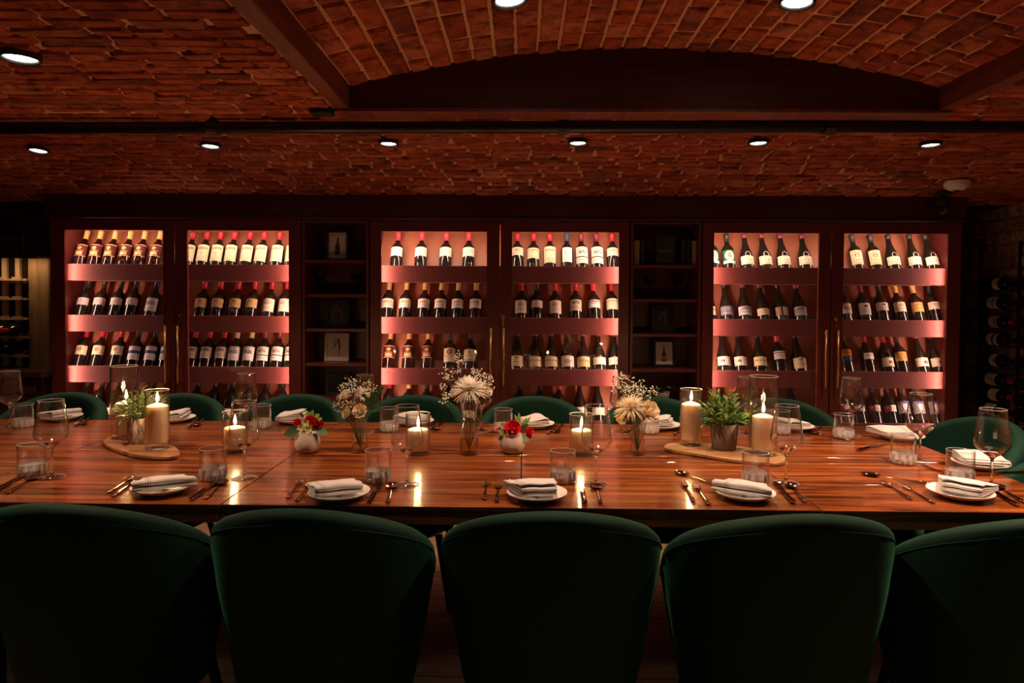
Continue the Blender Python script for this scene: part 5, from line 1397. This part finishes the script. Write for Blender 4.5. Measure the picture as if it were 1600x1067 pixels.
gs = G(); tip = P(592, 608, D) - o; gs.tube([(0,0,0), P(575, 650, D) - o, P(580, 635, D) - o, tip], .0012, 5); obj('stem', gs.mesh('stem'), STEM, t)
for k, (px, py, dx, dz, L, W) in enumerate([(578,640,.3,.6,.05,.028),(582,628,.7,.7,.05,.03),(588,615,.9,.6,.045,.022),(576,632,-.2,1,.045,.022),(582,640,.9,.1,.045,.02),(585,625,1,.0,.03,.016)]):
    g = G(); g.leaf(P(px-4,py,D-.01) - o, (dx,-.15,dz), (.2,-1,.3), L, W, .15, 6); obj('leaf', g.mesh('leaf', True), LEAF3, t)
# V2 bouquet
D = v2.y; f2 = (v2.x, v2.y, TZ + .012)
flower('white_chrysanthemum', 'large spiky white chrysanthemum in the tall vase', 'mum', P(734, 610, D - .01), (0, -.35, 1), .068, PETALW, 5, f2, n=240, up=.75)
flower('cream_rose', 'small cream rose beside the large spiky chrysanthemum', 'rose', P(761, 612, D), (.5, -.6, .5), .017, PETALC, 6, f2)
gyp('babys breath sprig framing the large spiky chrysanthemum', f2, [P(695,582,D), P(702,592,D), P(693,605,D), P(700,618,D), P(694,625,D), P(718,563,D), P(714,580,D), P(752,585,D), P(762,593,D+.02), P(765,603,D), P(744,582,D), P(716,558,D), P(708,612,D)], 22, 20, .019)
# V3 bouquet
D = v3.y; f3 = (v3.x, v3.y, TZ + .012)
flower('white_chrysanthemum', 'fan-shaped cream chrysanthemum in the short vase by the golden board', 'mum', P(986, 638, D - .01), (-.25, -.5, 1), .060, PETALC, 7, f3, n=230, up=.8)
flower('cream_rose', 'full cream rose spreading beside the fan-shaped chrysanthemum', 'rose', P(1013, 643, D - .01), (.45, -.75, .35), .034, PETALC, 8, f3)
flower('cream_rose', 'small peach rose under the fan-shaped chrysanthemum', 'rose', P(972, 654, D), (-.5, -.7, -.3), .018, PETALC, 9, f3)
gyp('babys breath sprig above the fan-shaped chrysanthemum', f3, [P(966,598,D), P(975,607,D), P(985,598,D), P(992,608,D+.02), P(1000,602,D), P(1008,616,D), P(1020,612,D), P(982,612,D), P(998,618,D), P(962,607,D), P(970,590,D)], 23, 22, .020)
for f_, vv in ((f1, v1), (f2, v2), (f3, v3)):
    pass
# rose pots
p = T(480.5, 706.5); t = thing('flower_pot', 'rounded stone pot with red and lime blooms, wide dark leaves', 'flowers', (p.x, p.y, TZ + .0003)); round_pot(t); o = Vector((p.x, p.y, TZ))
D = p.y
for px, py, r_, m_, s in ((493, 660, .018, PETALR, 31), (465, 661, .014, PETALR, 32), (500, 664, .013, PETALR, 33), (484, 655, .014, PETALR, 34)):
    g = G(); rose_geo(g, (0,0,0), (rnd.uniform(-.3,.3), -.7, .7), r_, s); obj('bloom', g.mesh('bloom', True), m_, t, P(px, py, D - .01) - o)
for px, py in ((478, 661), (471, 668), (482, 670), (477, 674)):
    g = G()
    for k in range(5):
        a = k * 2*PI/5 + px; d = Vector((math.cos(a), -.25, math.sin(a))); g.leaf((0,0,0), d, (0,-1,.2), .017, .015, -.15, 4)
    obj('small_bloom', g.mesh('bloom', True), PETALY, t, P(px, py, D - .028) - o)
for px, py, dx, dz, L, W, lm in ((468,672,-1,-.25,.06,.04,LEAF3),(494,672,.9,-.15,.045,.032,LEAF4),(478,677,-.2,-.8,.03,.022,LEAF4),(490,677,.3,-.8,.03,.022,LEAF4),(487,650,.2,1,.022,.016,LEAF5),(492,652,.8,.6,.02,.016,LEAF5),(483,650,-.4,1,.02,.015,LEAF5),(496,655,.9,.2,.018,.014,LEAF5),(474,652,-.5,.8,.022,.01,LEAF3)):
    g = G(); g.leaf((0,0,0), (dx,-.15,dz), (.1,-1,.45), L, W, .2, 6); obj('leaf', g.mesh('leaf', True), lm, t, P(px, py, D - .02) - o)
g = G()
for k in range(7): a = k; g.tube([(.01*math.cos(a),.01*math.sin(a),.055),(.022*math.cos(a),.018*math.sin(a),.10)], .0012, 5)
obj('stems', g.mesh('stems'), STEM, t)
p = T(800.5, 707.5); t = thing('flower_pot', 'rounded stone pot with one large red rose and green leaves', 'flowers', (p.x, p.y, TZ + .0003)); round_pot(t); o = Vector((p.x, p.y, TZ)); D = p.y
g = G(); rose_geo(g, (0,0,0), (.0, -.75, .6), .027, 41, 6); obj('bloom', g.mesh('bloom', True), PETALR, t, P(801, 671, D - .012) - o)
for px, py, r_, s in ((827, 675, .014, 42), (780, 673, .010, 43), (826, 682, .010, 44)):
    g = G(); rose_geo(g, (0,0,0), (.2, -.7, .5), r_, s, 4); obj('bloom', g.mesh('bloom', True), PETALR, t, P(px, py, D) - o)
for px, py, dx, dz, L, W, lm in ((792,678,-.6,.3,.035,.026,LEAF1),(790,684,-.9,-.2,.03,.022,LEAF4),(812,684,.7,-.1,.036,.026,LEAF4),(803,686,-.2,-.9,.03,.022,LEAF4),(808,686,.4,-.8,.03,.022,LEAF4),(818,664,.4,1,.03,.012,LEAF5),(811,660,0,1,.035,.012,LEAF5),(822,662,.5,.9,.03,.01,LEAF5),(815,670,.6,.5,.03,.018,LEAF3),(788,668,-.4,.8,.02,.014,LEAF1),(808,658,-.3,.9,.025,.01,LEAF5)):
    g = G(); g.leaf((0,0,0), (dx,-.15,dz), (.1,-1,.45), L, W, .2, 6); obj('leaf', g.mesh('leaf', True), lm, t, P(px, py, D - .015) - o)
g = G()
for k in range(7): a = k; g.tube([(.01*math.cos(a),.01*math.sin(a),.055),(.022*math.cos(a),.018*math.sin(a),.10)], .0012, 5)
obj('stems', g.mesh('stems'), STEM, t)
